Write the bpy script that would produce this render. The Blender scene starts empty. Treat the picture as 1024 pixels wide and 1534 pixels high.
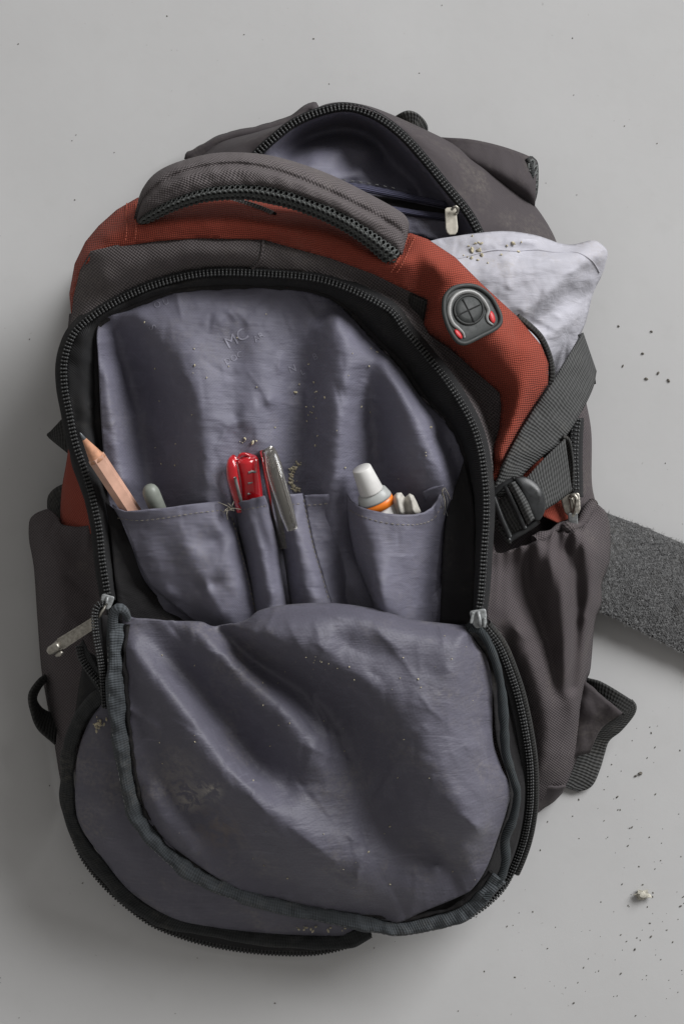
import bpy, math, random
import numpy as np
from mathutils import Vector, Matrix, noise
from mathutils.geometry import delaunay_2d_cdt

# ------------------------------------------------------------------ camera, world, light
SC = bpy.context.scene
COL = SC.collection
S = 0.0004          # metres per photograph pixel on the floor
H = 1.35            # camera height
cam_d = bpy.data.cameras.new('camera')
cam = bpy.data.objects.new('camera', cam_d)
COL.objects.link(cam)
cam.location = (0, 0, H)
cam_d.sensor_fit = 'VERTICAL'
cam_d.sensor_height = 36.0
cam_d.lens = 36.0 * H / (1534 * S)
cam_d.clip_end = 50
SC.camera = cam

w = bpy.data.worlds.new('World')
SC.world = w
w.use_nodes = True
bg = w.node_tree.nodes['Background']
bg.inputs[0].default_value = (1.0, 0.975, 0.945, 1)
bg.inputs[1].default_value = 0.275

def lamp(name, loc, target, sx, sy, power, col):
    d = bpy.data.lights.new(name, 'AREA')
    d.shape = 'RECTANGLE'
    d.size = sx
    d.size_y = sy
    d.energy = power
    d.color = col
    o = bpy.data.objects.new(name, d)
    COL.objects.link(o)
    o.location = loc
    o.rotation_euler = (Vector(target) - Vector(loc)).to_track_quat('-Z', 'Y').to_euler()
    return o
lamp('window_light', (3.0, 2.7, 2.45), (0, 0, 0.05), 3.0, 2.1, 312, (0.985, 0.99, 1.0))

SC.view_settings.view_transform = 'Standard'
SC.view_settings.look = 'None'
SC.view_settings.gamma = 1
SC.view_settings.exposure = 0.0
SC.render.engine = 'CYCLES'

random.seed(7)
rng = np.random.default_rng(7)

# ------------------------------------------------------------------ geometry helpers
def P(px, py, z):
    """photo pixel + height in mm -> point in the room (metres)"""
    zz = z * 0.001
    k = S * (H - zz) / H
    return ((px - 512) * k, (767 - py) * k, zz)

def cat(pts, n=None, step=None, closed=False):
    """Catmull-Rom resample of a list of points (any dimension), even arc length"""
    p = np.array(pts, float)
    if len(p) == 2 and not closed:
        dense = p[0] + (p[1] - p[0]) * np.linspace(0, 1, 60)[:, None]
    else:
        if closed:
            q = np.vstack([p[-1], p, p[0], p[1]])
        else:
            q = np.vstack([2 * p[0] - p[1], p, 2 * p[-1] - p[-2]])
        seg = []
        t = np.linspace(0, 1, 16, endpoint=False)[:, None]
        for i in range(1, len(q) - 2):
            a, b, c, d = q[i - 1], q[i], q[i + 1], q[i + 2]
            seg.append(0.5 * ((2 * b) + (c - a) * t + (2 * a - 5 * b + 4 * c - d) * t**2 + (3 * b - a - 3 * c + d) * t**3))
        dense = np.vstack(seg + [q[-2][None]])
    L = np.concatenate([[0], np.cumsum(np.linalg.norm(np.diff(dense[:, :2] if dense.shape[1] == 3 else dense, axis=0), axis=1))])
    if n is None:
        n = max(3, int(L[-1] / step) + 1)
    s = np.linspace(0, L[-1], n)
    out = np.stack([np.interp(s, L, dense[:, k]) for k in range(dense.shape[1])], 1)
    return out[:-1] if closed else out

class Field:
    """height field (mm) sculpted from ridge / valley / edge lines"""
    def __init__(self, lines, soft=10.0, step=14.0, reg=0.15):
        pts = []
        for l in lines:
            if len(l) == 1:
                pts.append(np.array(l, float))
            else:
                pts.append(cat(l, step=step))
        p = np.vstack(pts)
        key = {}
        for q in p:
            key.setdefault((round(q[0] / 4), round(q[1] / 4)), []).append(q)
        p = np.array([np.mean(v, 0) for v in key.values()])
        self.c = p[:, :2]
        self.s = soft
        n = len(p)
        A = np.zeros((n + 3, n + 3))
        A[:n, :n] = self.k(self.c, self.c) - np.eye(n) * reg * soft
        A[:n, n] = 1
        A[:n, n + 1:] = self.c / 1000
        A[n, :n] = 1
        A[n + 1:, :n] = self.c.T / 1000
        self.w = np.linalg.solve(A, np.concatenate([p[:, 2], np.zeros(3)]))
    def k(self, a, b):
        d2 = ((a[:, None, :] - b[None, :, :]) ** 2).sum(-1)
        return np.sqrt(d2 + self.s ** 2)
    def __call__(self, pts):
        pts = np.atleast_2d(np.array(pts, float))[:, :2]
        n = len(self.c)
        out = np.empty(len(pts))
        for i in range(0, len(pts), 4000):
            q = pts[i:i + 4000]
            out[i:i + 4000] = self.k(q, self.c) @ self.w[:n] + self.w[n] + (q / 1000) @ self.w[n + 1:]
        return out
    def at(self, x, y):
        return float(self([(x, y)])[0])

def fbm(x, y, scale, seed=0.0, octv=3):
    return noise.fractal(Vector((x / scale + seed, y / scale - seed, seed * 1.7)), 1.0, 2.0, octv)

class Crease:
    """a field with a slow undulation and sparse sharp creases, the way thin nylon keeps them"""
    def __init__(self, f, amp, box, ang, seed, n=40, length=(25, 90), spread=35, fb=(0.8, 55), w=(3.5, 8.0)):
        self.f, self.fb, self.seed = f, fb, seed
        R = random.Random(seed)
        self.L = []
        for _ in range(n):
            x, y = R.uniform(box[0], box[2]), R.uniform(box[1], box[3])
            a = math.radians(R.gauss(ang, spread))
            l = R.uniform(*length)
            self.L.append((x, y, math.cos(a), math.sin(a), l, R.uniform(0.35, 1.0) * amp * R.choice((-1, 1, 1)), R.uniform(*w), R.uniform(-0.004, 0.004)))
    def __call__(self, p):
        p = np.atleast_2d(np.array(p, float))[:, :2]
        z = self.f(p)
        if self.fb[0]:
            z = z + np.array([self.fb[0] * fbm(q[0], q[1], self.fb[1], self.seed) for q in p])
        for x, y, c, s_, l, a, w, bend in self.L:
            u = (p[:, 0] - x) * c + (p[:, 1] - y) * s_
            v = -(p[:, 0] - x) * s_ + (p[:, 1] - y) * c + bend * u * u
            t = np.clip(1 - (u / (l * 0.5)) ** 2, 0, 1)
            # crisp on one side, soft on the other
            d = np.where(v > 0, v / w, -v / (w * 2.6))
            z = z + a * t * np.exp(-d)
        return z
    def at(self, x, y):
        return float(self([(x, y)])[0])

def link(o, parent=None):
    COL.objects.link(o)
    if parent is not None:
        o.parent = parent
    return o

def mesh_obj(name, verts, faces, mat, parent=None, uv=None, smooth=True, thick=None, off=-1, origin=None, kind=None, bevel=None):
    me = bpy.data.meshes.new(name)
    v = np.array(verts, float)
    if origin is not None:
        v = v - np.array(origin)
    me.from_pydata([tuple(q) for q in v], [], [tuple(int(i) for i in f) for f in faces])
    if uv is not None:
        lay = me.uv_layers.new(name='UVMap')
        vi = np.empty(len(me.loops), int)
        me.loops.foreach_get('vertex_index', vi)
        lay.data.foreach_set('uv', np.array(uv, float)[vi].ravel())
    me.materials.append(mat)
    if smooth:
        me.polygons.foreach_set('use_smooth', [True] * len(me.polygons))
    me.update()
    o = bpy.data.objects.new(name, me)
    if thick:
        m = o.modifiers.new('thickness', 'SOLIDIFY')
        m.thickness = thick * 0.001
        m.offset = off
    if bevel:
        m = o.modifiers.new('bevel', 'BEVEL')
        m.width = bevel * 0.001
        m.segments = 2
    if origin is not None:
        o.location = origin
    if kind:
        o['kind'] = kind
    return link(o, parent)

def inside(poly, pts):
    x, y = pts[:, 0], pts[:, 1]
    c = np.zeros(len(pts), bool)
    px, py = poly[:, 0], poly[:, 1]
    j = len(poly) - 1
    for i in range(len(poly)):
        m = (py[i] > y) != (py[j] > y)
        xs = (px[j] - px[i]) * (y - py[i]) / (py[j] - py[i] + 1e-12) + px[i]
        c ^= m & (x < xs)
        j = i
    return c

def dist_to(poly, pts, closed=True):
    d = np.full(len(pts), 1e9)
    for i in range(0, len(pts), 3000):
        q = pts[i:i + 3000]
        d[i:i + 3000] = np.sqrt(((q[:, None, :] - poly[None, :, :]) ** 2).sum(-1)).min(1)
    return d

def patch(name, outline, f, mat, parent, step=6.0, thick=1.0, ang=0.0, smooth_outline=True, wr=(0.0, 40.0), seed=1.0, hem=0.0, kind=None, post=None):
    """a cloth panel: an outline with a sculpted height field"""
    if smooth_outline:
        ol = cat(outline, step=step * 0.8, closed=True)
    else:
        ol = []
        n = len(outline)
        for i in range(n):
            a, b = np.array(outline[i], float), np.array(outline[(i + 1) % n], float)
            m = max(1, int(np.linalg.norm(b - a) / (step * 0.8)))
            for k in range(m):
                ol.append(a + (b - a) * k / m)
        ol = np.array(ol)
    ol = ol[:, :2]
    lo, hi = ol.min(0), ol.max(0)
    gx = np.arange(lo[0], hi[0], step)
    gy = np.arange(lo[1], hi[1], step * 0.866)
    pts = []
    for r, y in enumerate(gy):
        q = np.stack([gx + (step / 2 if r % 2 else 0), np.full(len(gx), y)], 1)
        pts.append(q)
    pts = np.vstack(pts)
    pts = pts[inside(ol, pts)]
    pts = pts[dist_to(ol, pts) > step * 0.55]
    allp = np.vstack([ol, pts])
    n = len(ol)
    res = delaunay_2d_cdt([Vector(q) for q in allp], [(i, (i + 1) % n) for i in range(n)], [list(range(n))], 1, 1e-4)
    vp = np.array([tuple(q) for q in res[0]])
    z = f(vp)
    if wr[0]:
        z = z + np.array([wr[0] * fbm(q[0], q[1], wr[1], seed) for q in vp])
    if hem:
        d = dist_to(ol, vp)
        z = z + hem * np.exp(-((d - 5) / 4.0) ** 2)
    if post is not None:
        z = post(vp, z)
    verts = [P(q[0], q[1], zz) for q, zz in zip(vp, z)]
    ca, sa = math.cos(math.radians(ang)), math.sin(math.radians(ang))
    uv = np.stack([(vp[:, 0] * ca - vp[:, 1] * sa) * S * 1000, (vp[:, 0] * sa + vp[:, 1] * ca) * S * 1000], 1)
    faces = []
    for fc in res[2]:
        a, b, c = [vp[i] for i in fc[:3]]
        cr = (b[0] - a[0]) * (c[1] - a[1]) - (b[1] - a[1]) * (c[0] - a[0])
        faces.append(tuple(fc) if cr < 0 else tuple(reversed(fc)))   # y is flipped, so this faces up
    return mesh_obj(name, verts, faces, mat, parent, uv=uv, thick=thick, kind=kind)

def loft(name, edges, mat, parent, n=40, m=10, bulge=0.0, thick=1.5, wr=(0.0, 30.0), seed=1.0, world=False, kind=None, flip=False):
    """a strip of cloth between two or more edge lines given as (px, py, mm)"""
    E = [cat(e, n=n) for e in edges]
    rows = []
    K = len(E) - 1
    for j in range(m + 1):
        t = j / m * K
        i = min(int(t), K - 1)
        u = t - i
        if K == 1:
            r = E[0] * (1 - u) + E[1] * u
        else:
            a = E[max(i - 1, 0)] if i > 0 else 2 * E[0] - E[1]
            b, c = E[i], E[i + 1]
            d = E[i + 2] if i + 2 <= K else 2 * E[K] - E[K - 1]
            r = 0.5 * ((2 * b) + (c - a) * u + (2 * a - 5 * b + 4 * c - d) * u**2 + (3 * b - a - 3 * c + d) * u**3)
        r = r.copy()
        s = j / m
        r[:, 2] += bulge * math.sqrt(max(0, 1 - (2 * s - 1) ** 2))
        if wr[0]:
            r[:, 2] += np.array([wr[0] * fbm(q[0], q[1], wr[1], seed) for q in r])
        rows.append(r)
    R = np.stack(rows)
    V = np.array([[P(*q) for q in r] for r in R])
    du = np.concatenate([[0], np.cumsum(np.linalg.norm(np.diff(V[m // 2], axis=0), axis=1))]) * 1000
    dv = np.concatenate([[0], np.cumsum(np.linalg.norm(np.diff(V[:, n // 2], axis=0), axis=1))]) * 1000
    uv = [(du[i], dv[j]) for j in range(m + 1) for i in range(n)]
    faces = []
    for j in range(m):
        for i in range(n - 1):
            a = j * n + i
            q = (a, a + 1, a + n + 1, a + n)
            faces.append(q)
    # make faces look up
    v = V.reshape(-1, 3)
    nz = 0
    for q in faces[::7]:
        nz += np.cross(v[q[1]] - v[q[0]], v[q[2]] - v[q[0]])[2]
    if (nz < 0) != flip:
        faces = [tuple(reversed(q)) for q in faces]
    return mesh_obj(name, v, faces, mat, parent, uv=uv, thick=thick, kind=kind)

def frames(pts, up=(0, 0, 1), closed=False):
    p = np.array(pts)
    if closed:
        t = np.roll(p, -1, 0) - np.roll(p, 1, 0)
    else:
        t = np.gradient(p, axis=0)
    t /= np.linalg.norm(t, axis=1)[:, None] + 1e-12
    u = np.array(up, float)
    side = np.cross(t, u)
    side /= np.linalg.norm(side, axis=1)[:, None] + 1e-9
    nrm = np.cross(side, t)
    return t, side, nrm

def tube(name, path, r, mat, parent, n=None, seg=10, flat=1.0, step=4.0, closed=False, wob=0.0, seed=1.0, kind=None, origin=None, world=False, radii=None):
    """a round or flattened cord along (px, py, mm); r in mm"""
    c = cat(path, n=n, step=None if n else step, closed=closed)
    pts = np.array([P(*q) for q in c])
    t, s, nn = frames(pts, closed=closed)
    verts, uv, faces = [], [], []
    L = np.concatenate([[0], np.cumsum(np.linalg.norm(np.diff(pts, axis=0), axis=1))]) * 1000
    k = len(pts)
    for i in range(k):
        rr = r if radii is None else np.interp(i / (k - 1), np.linspace(0, 1, len(radii)), radii)
        wv = 1 + wob * fbm(c[i, 0], c[i, 1], 25.0, seed)
        for j in range(seg):
            a = 2 * math.pi * j / seg
            verts.append(pts[i] + (s[i] * math.cos(a) * rr * wv + nn[i] * math.sin(a) * rr * flat * wv) * 0.001)
            uv.append((L[i], a * rr))
    rng_i = range(k) if closed else range(k - 1)
    for i in rng_i:
        for j in range(seg):
            a, b = i * seg + j, i * seg + (j + 1) % seg
            i2 = (i + 1) % k
            faces.append((a, b, i2 * seg + (j + 1) % seg, i2 * seg + j))
    if not closed:
        faces.append(tuple(range(seg)))
        faces.append(tuple(reversed(range((k - 1) * seg, k * seg))))
    return mesh_obj(name, verts, faces, mat, parent, uv=uv, kind=kind, origin=origin)

def ball_tmpl(rx, ry, rz, seg=8, rings=5):
    v, f = [], []
    v.append((0, 0, rz))
    for i in range(1, rings):
        th = math.pi * i / rings
        for j in range(seg):
            a = 2 * math.pi * j / seg
            v.append((rx * math.sin(th) * math.cos(a), ry * math.sin(th) * math.sin(a), rz * math.cos(th)))
    v.append((0, 0, -rz))
    for j in range(seg):
        f.append((0, 1 + j, 1 + (j + 1) % seg))
    for i in range(rings - 2):
        for j in range(seg):
            a = 1 + i * seg + j
            b = 1 + i * seg + (j + 1) % seg
            f.append((a, a + seg, b + seg, b))
    last = len(v) - 1
    for j in range(seg):
        a = 1 + (rings - 2) * seg + j
        b = 1 + (rings - 2) * seg + (j + 1) % seg
        f.append((a, last, b))
    return np.array(v), f

def scatter(name, tmpl, mats4, mat, parent=None, kind='stuff', origin=None, smooth=True):
    tv, tf = tmpl
    V, F = [], []
    for M in mats4:
        M = np.array(M)
        b = len(V) * len(tv)
        V.append(tv @ M[:3, :3].T + M[:3, 3])
        F += [tuple(i + b for i in q) for q in tf]
    return mesh_obj(name, np.vstack(V), F, mat, parent, kind=kind, origin=origin, smooth=smooth)

def zip_teeth(name, path, mat, parent, side=1, pitch=2.1, wide=2.9, hgt=1.25):
    """one half of an open coil zip: a loop of monofilament at each tooth and the stitching beside it"""
    c = cat(path, step=1.0)
    pts = np.array([P(*q) for q in c])
    L = np.concatenate([[0], np.cumsum(np.linalg.norm(np.diff(pts, axis=0), axis=1))]) * 1000
    k = int(L[-1] / pitch)
    s = (np.arange(k) + 0.5) * pitch
    q = np.stack([np.interp(s, L, pts[:, j]) for j in range(3)], 1)
    t, sd, nn = frames(q)
    A = ball_tmpl(1, 1, 1, 6, 4)
    Ms = []
    for i in range(k):
        d = sd[i] * side
        M = np.eye(4)
        tt = t[i] * 0.92 + d * 0.25
        M[:3, 0] = tt * pitch * 0.40 * 0.001
        M[:3, 1] = d * wide * 0.5 * 0.001
        M[:3, 2] = nn[i] * hgt * 0.001
        M[:3, 3] = q[i]
        Ms.append(M)
        M2 = M.copy()                                   # the head of the tooth
        M2[:3, 0] = t[i] * pitch * 0.47 * 0.001
        M2[:3, 1] = d * 0.9 * 0.001
        M2[:3, 2] = nn[i] * hgt * 1.15 * 0.001
        M2[:3, 3] = q[i] + d * wide * 0.42 * 0.001
        Ms.append(M2)
        M3 = M2.copy()
        M3[:3, 0] = t[i] * pitch * 0.36 * 0.001
        M3[:3, 1] = d * 0.7 * 0.001
        M3[:3, 2] = nn[i] * hgt * 0.8 * 0.001
        M3[:3, 3] = q[i] - d * wide * 0.5 * 0.001
        Ms.append(M3)
    return scatter(name, A, Ms, mat, parent)

def stitches(name, path, mat, parent, length=2.2, gap=0.9, r=0.22, jitter=0.25):
    c = cat(path, step=1.0)
    pts = np.array([P(*q) for q in c])
    L = np.concatenate([[0], np.cumsum(np.linalg.norm(np.diff(pts, axis=0), axis=1))]) * 1000
    Ms = []
    s = 0
    T = ball_tmpl(1, 1, 1, 6, 5)
    while s + length < L[-1]:
        a = np.array([np.interp(s, L, pts[:, j]) for j in range(3)])
        b = np.array([np.interp(s + length, L, pts[:, j]) for j in range(3)])
        d = b - a
        ln = np.linalg.norm(d)
        d /= ln
        sd = np.cross(d, (0, 0, 1))
        sd /= np.linalg.norm(sd) + 1e-9
        d2 = d + sd * random.uniform(-jitter, jitter) * 0.6
        M = np.eye(4)
        M[:3, 0] = d2 * ln * 0.52
        M[:3, 1] = sd * r * 0.001
        M[:3, 2] = np.cross(d, sd) * r * 0.001
        M[:3, 3] = (a + b) / 2
        Ms.append(M)
        s += length + gap
    return scatter(name, T, Ms, mat, parent)

def box_between(name, a, b, wdt, hgt, mat, parent=None, bevel=0.3, up=(0, 0, 1), origin=None):
    """bar between two world points; sizes in mm"""
    a, b = np.array(a, float), np.array(b, float)
    d = b - a
    d /= np.linalg.norm(d)
    s = np.cross(d, up)
    s /= np.linalg.norm(s)
    u = np.cross(s, d)
    v = []
    for e in (a, b):
        for x, y in ((-1, -1), (1, -1), (1, 1), (-1, 1)):
            v.append(e + (s * x * wdt + u * y * hgt) * 0.0005)
    f = [(0, 1, 2, 3), (7, 6, 5, 4), (0, 4, 5, 1), (1, 5, 6, 2), (2, 6, 7, 3), (3, 7, 4, 0)]
    return mesh_obj(name, v, f, mat, parent, smooth=False, bevel=bevel, origin=origin)

def lathe(name, a, b, prof, mat, parent=None, seg=24, origin=None, smooth=True, flute=0.0, squash=1.0, roll=0.0):
    """body of revolution from world point a to b; prof = [(t 0..1, radius mm)]"""
    a, b = np.array(a, float), np.array(b, float)
    d = b - a
    ln = np.linalg.norm(d)
    d = d / ln
    s = np.cross(d, (0, 0, 1.0))
    s /= np.linalg.norm(s)
    u = np.cross(s, d)
    v, f = [], []
    for t, r in prof:
        for j in range(seg):
            an = 2 * math.pi * j / seg + roll
            rr = r * (1 + (flute if j % 2 else 0))
            v.append(a + d * ln * t + (s * math.cos(an) * rr + u * math.sin(an) * rr * squash) * 0.001)
    for i in range(len(prof) - 1):
        for j in range(seg):
            f.append((i * seg + j, i * seg + (j + 1) % seg, (i + 1) * seg + (j + 1) % seg, (i + 1) * seg + j))
    f.append(tuple(reversed(range(seg))))
    f.append(tuple(range((len(prof) - 1) * seg, len(prof) * seg)))
    uv = [(p[0] * ln * 1000, 2 * math.pi * j / seg * 4) for p in prof for j in range(seg)]
    return mesh_obj(name, v, f, mat, parent, uv=uv, smooth=smooth, origin=origin)

def empty(name, loc, label, cat_, group=None):
    o = bpy.data.objects.new(name, None)
    o.empty_display_size = 0.02
    o.location = loc
    COL.objects.link(o)
    tag(o, label, cat_, group)
    return o

def tag(o, label, cat_, group=None):
    o['label'] = label
    o['category'] = cat_
    if group:
        o['group'] = group
    return o

# ------------------------------------------------------------------ materials
class NT:
    def __init__(self, name):
        self.m = bpy.data.materials.new(name)
        self.m.use_nodes = True
        self.t = self.m.node_tree
        self.b = self.t.nodes['Principled BSDF']
    def n(self, typ, **kw):
        x = self.t.nodes.new(typ)
        for k, v in kw.items():
            setattr(x, k, v)
        return x
    def l(self, a, b):
        self.t.links.new(a, b)
    def math(self, op, a, b=None, clamp=False):
        x = self.n('ShaderNodeMath', operation=op, use_clamp=clamp)
        for i, v in enumerate((a, b)):
            if v is None:
                continue
            if isinstance(v, (int, float)):
                x.inputs[i].default_value = v
            else:
                self.l(v, x.inputs[i])
        return x.outputs[0]
    def mix(self, fac, a, b, blend='MIX'):
        x = self.n('ShaderNodeMix', data_type='RGBA', blend_type=blend)
        if isinstance(fac, (int, float)):
            x.inputs[0].default_value = fac
        else:
            self.l(fac, x.inputs[0])
        for i, v in ((6, a), (7, b)):
            if isinstance(v, tuple):
                x.inputs[i].default_value = (*v, 1)
            else:
                self.l(v, x.inputs[i])
        return x.outputs[2]
    def noise(self, co, scale, detail=3, rough=0.5, dist=0.0, typ=None):
        x = self.n('ShaderNodeTexNoise')
        x.inputs['Scale'].default_value = scale
        x.inputs['Detail'].default_value = detail
        x.inputs['Roughness'].default_value = rough
        x.inputs['Distortion'].default_value = dist
        if typ:
            x.noise_type = typ
        self.l(co, x.inputs['Vector'])
        return x.outputs[0]
    def ramp(self, v, a, b, lo=0.0, hi=1.0):
        x = self.n('ShaderNodeMapRange')
        self.l(v, x.inputs[0])
        x.inputs[1].default_value = a
        x.inputs[2].default_value = b
        x.inputs[3].default_value = lo
        x.inputs[4].default_value = hi
        return x.outputs[0]

def fabric(name, col, pitch=1.5, weave='basket', rough=0.85, wbump=0.35, contrast=0.45, wrinkle=0.0, wscale=30.0, dirt=0.25, dust=0.08, sheen=0.02, spec=0.2, dustcol=(0.30, 0.27, 0.22), crease=0.0, stains=()):
    """woven cloth: thread relief in millimetre UVs, soft creases, dusty wear"""
    k = NT(name)
    tc = k.n('ShaderNodeTexCoord')
    sep = k.n('ShaderNodeSeparateXYZ')
    k.l(tc.outputs['UV'], sep.inputs[0])
    u, v = sep.outputs[0], sep.outputs[1]
    wob = k.noise(tc.outputs['UV'], 0.09, 2)
    wob = k.math('MULTIPLY', k.math('SUBTRACT', wob, 0.5), pitch * 1.5)
    uu = k.math('MULTIPLY', k.math('ADD', u, wob), 2 * math.pi / pitch)
    vv = k.math('MULTIPLY', k.math('ADD', v, wob), 2 * math.pi / pitch)
    if weave == 'basket':
        a = k.math('MULTIPLY', k.math('SINE', uu), k.math('SINE', vv))
        h = k.math('MULTIPLY_ADD', a, 0.5)
        k.t.nodes[-1].inputs[2].default_value = 0.5
    elif weave == 'rib':          # ribs across the length (webbing)
        a = k.math('SINE', uu)
        b = k.math('SINE', k.math('MULTIPLY', vv, 0.8))
        h = k.math('MULTIPLY_ADD', k.math('ADD', a, k.math('MULTIPLY', b, 0.5)), 0.33)
        k.t.nodes[-1].inputs[2].default_value = 0.5
    elif weave == 'cord':         # ribs along the length
        h = k.math('MULTIPLY_ADD', k.math('SINE', vv), 0.5)
        k.t.nodes[-1].inputs[2].default_value = 0.5
    else:                          # twill
        a = k.math('SINE', k.math('ADD', uu, vv))
        h = k.math('MULTIPLY_ADD', a, 0.5)
        k.t.nodes[-1].inputs[2].default_value = 0.5
    ob = tc.outputs['Object']
    big = k.noise(ob, 14, 4, 0.6)
    dk = tuple(c * (1 - contrast) for c in col)
    lt = tuple(min(1, c * (1 + contrast * 0.6)) for c in col)
    c = k.mix(h, dk, lt)
    c = k.mix(k.ramp(big, 0.35, 0.65, 0, dirt), c, tuple(x * 0.6 for x in col))
    # dusty rubbed patches
    d1 = k.noise(ob, 22, 6, 0.7, 0.4)
    d2 = k.noise(ob, 420, 2, 0.6)
    dd = k.math('MULTIPLY', k.ramp(d1, 0.5, 0.75), k.ramp(d2, 0.35, 0.7), clamp=True)
    c = k.mix(k.math('MULTIPLY', dd, dust), c, dustcol)
    if crease:                                  # pale rubbed lines and blotches
        mp = k.n('ShaderNodeMapping')
        mp.inputs['Rotation'].default_value = (0, 0, 0.8)
        mp.inputs['Scale'].default_value = (30, 260, 60)
        k.l(ob, mp.inputs[0])
        sc = k.noise(mp.outputs[0], 1.0, 4, 0.65, 0.7)
        c = k.mix(k.ramp(sc, 0.60, 0.78, 0, 0.35), c, tuple(min(1, x * 1.7 + 0.02) for x in col))
        bl_ = k.noise(ob, 55, 6, 0.7, 0.8)
        c = k.mix(k.ramp(bl_, 0.52, 0.72, 0, 0.28), c, tuple(min(1, x * 1.45 + 0.015) for x in col))
    for (sx, sy, sz, rad, fac, scol) in stains:     # smears of dried dirt with a ragged outline
        vm = k.n('ShaderNodeVectorMath', operation='DISTANCE')
        fl2 = k.n('ShaderNodeVectorMath', operation='MULTIPLY')
        k.l(ob, fl2.inputs[0])
        fl2.inputs[1].default_value = (1, 1, 0)
        k.l(fl2.outputs[0], vm.inputs[0])
        vm.inputs[1].default_value = (P(sx, sy, sz)[0], P(sx, sy, sz)[1], 0)
        dn = k.noise(ob, 160, 5, 0.7, 0.5)
        dm = k.math('ADD', vm.outputs['Value'], k.math('MULTIPLY', k.math('SUBTRACT', dn, 0.5), rad * 0.002))
        mk = k.math('MULTIPLY', k.ramp(dm, rad * 0.0004, rad * 0.001, 1, 0), k.ramp(dn, 0.45, 0.65), clamp=True)
        c = k.mix(k.math('MULTIPLY', mk, fac), c, scol)
    k.l(c, k.b.inputs['Base Color'])
    k.b.inputs['Roughness'].default_value = rough
    k.b.inputs['Specular IOR Level'].default_value = spec
    k.b.inputs['Sheen Weight'].default_value = sheen
    k.b.inputs['Sheen Roughness'].default_value = 0.5
    bp = k.n('ShaderNodeBump')
    bp.inputs['Strength'].default_value = wbump
    bp.inputs['Distance'].default_value = pitch * 0.0003
    k.l(h, bp.inputs['Height'])
    last = bp
    if wrinkle:
        wn = k.noise(ob, wscale, 5, 0.55, 0.8)
        rd = k.noise(ob, wscale * 0.8, 3, 0.5, 1.2, 'RIDGED_MULTIFRACTAL')
        hh = k.math('ADD', wn, k.math('MULTIPLY', rd, crease))
        b2 = k.n('ShaderNodeBump')
        b2.inputs['Strength'].default_value = wrinkle
        b2.inputs['Distance'].default_value = 0.006
        k.l(hh, b2.inputs['Height'])
        k.l(b2.outputs[0], bp.inputs['Normal'])
        if crease:
            b3 = k.n('ShaderNodeBump')
            b3.inputs['Strength'].default_value = 0.55
            b3.inputs['Distance'].default_value = 0.0011
            acc = None
            for rot, sx, sy in ((0.5, 22, 120), (-0.7, 26, 100), (1.35, 18, 130)):
                mp = k.n('ShaderNodeMapping')
                mp.inputs['Rotation'].default_value = (0, 0, rot)
                mp.inputs['Scale'].default_value = (sx, sy, 40)
                k.l(ob, mp.inputs[0])
                nz = k.noise(mp.outputs[0], 1.0, 3, 0.55, 0.9)
                ab = k.math('ABSOLUTE', k.math('SUBTRACT', nz, 0.5))
                acc = ab if acc is None else k.math('ADD', acc, ab)
            k.l(acc, b3.inputs['Height'])
            k.l(b3.outputs[0], b2.inputs['Normal'])
    k.l(last.outputs[0], k.b.inputs['Normal'])
    return k.m

def plain(name, col, rough=0.5, metal=0.0, spec=0.5, trans=0.0, bump=0.0, bscale=200.0, var=0.15, ior=1.45, coat=0.0):
    k = NT(name)
    tc = k.n('ShaderNodeTexCoord')
    nz = k.noise(tc.outputs['Object'], bscale, 4, 0.6)
    c = k.mix(k.ramp(nz, 0.3, 0.7), tuple(x * (1 - var) for x in col), tuple(min(1, x * (1 + var)) for x in col))
    k.l(c, k.b.inputs['Base Color'])
    k.l(k.ramp(nz, 0.3, 0.7, max(0, rough - 0.1), min(1, rough + 0.1)), k.b.inputs['Roughness'])
    k.b.inputs['Metallic'].default_value = metal
    k.b.inputs['Specular IOR Level'].default_value = spec
    k.b.inputs['Transmission Weight'].default_value = trans
    k.b.inputs['IOR'].default_value = ior
    k.b.inputs['Coat Weight'].default_value = coat
    if bump:
        bp = k.n('ShaderNodeBump')
        bp.inputs['Strength'].default_value = bump
        bp.inputs['Distance'].default_value = 0.0004
        k.l(nz, bp.inputs['Height'])
        k.l(bp.outputs[0], k.b.inputs['Normal'])
    return k.m

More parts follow.
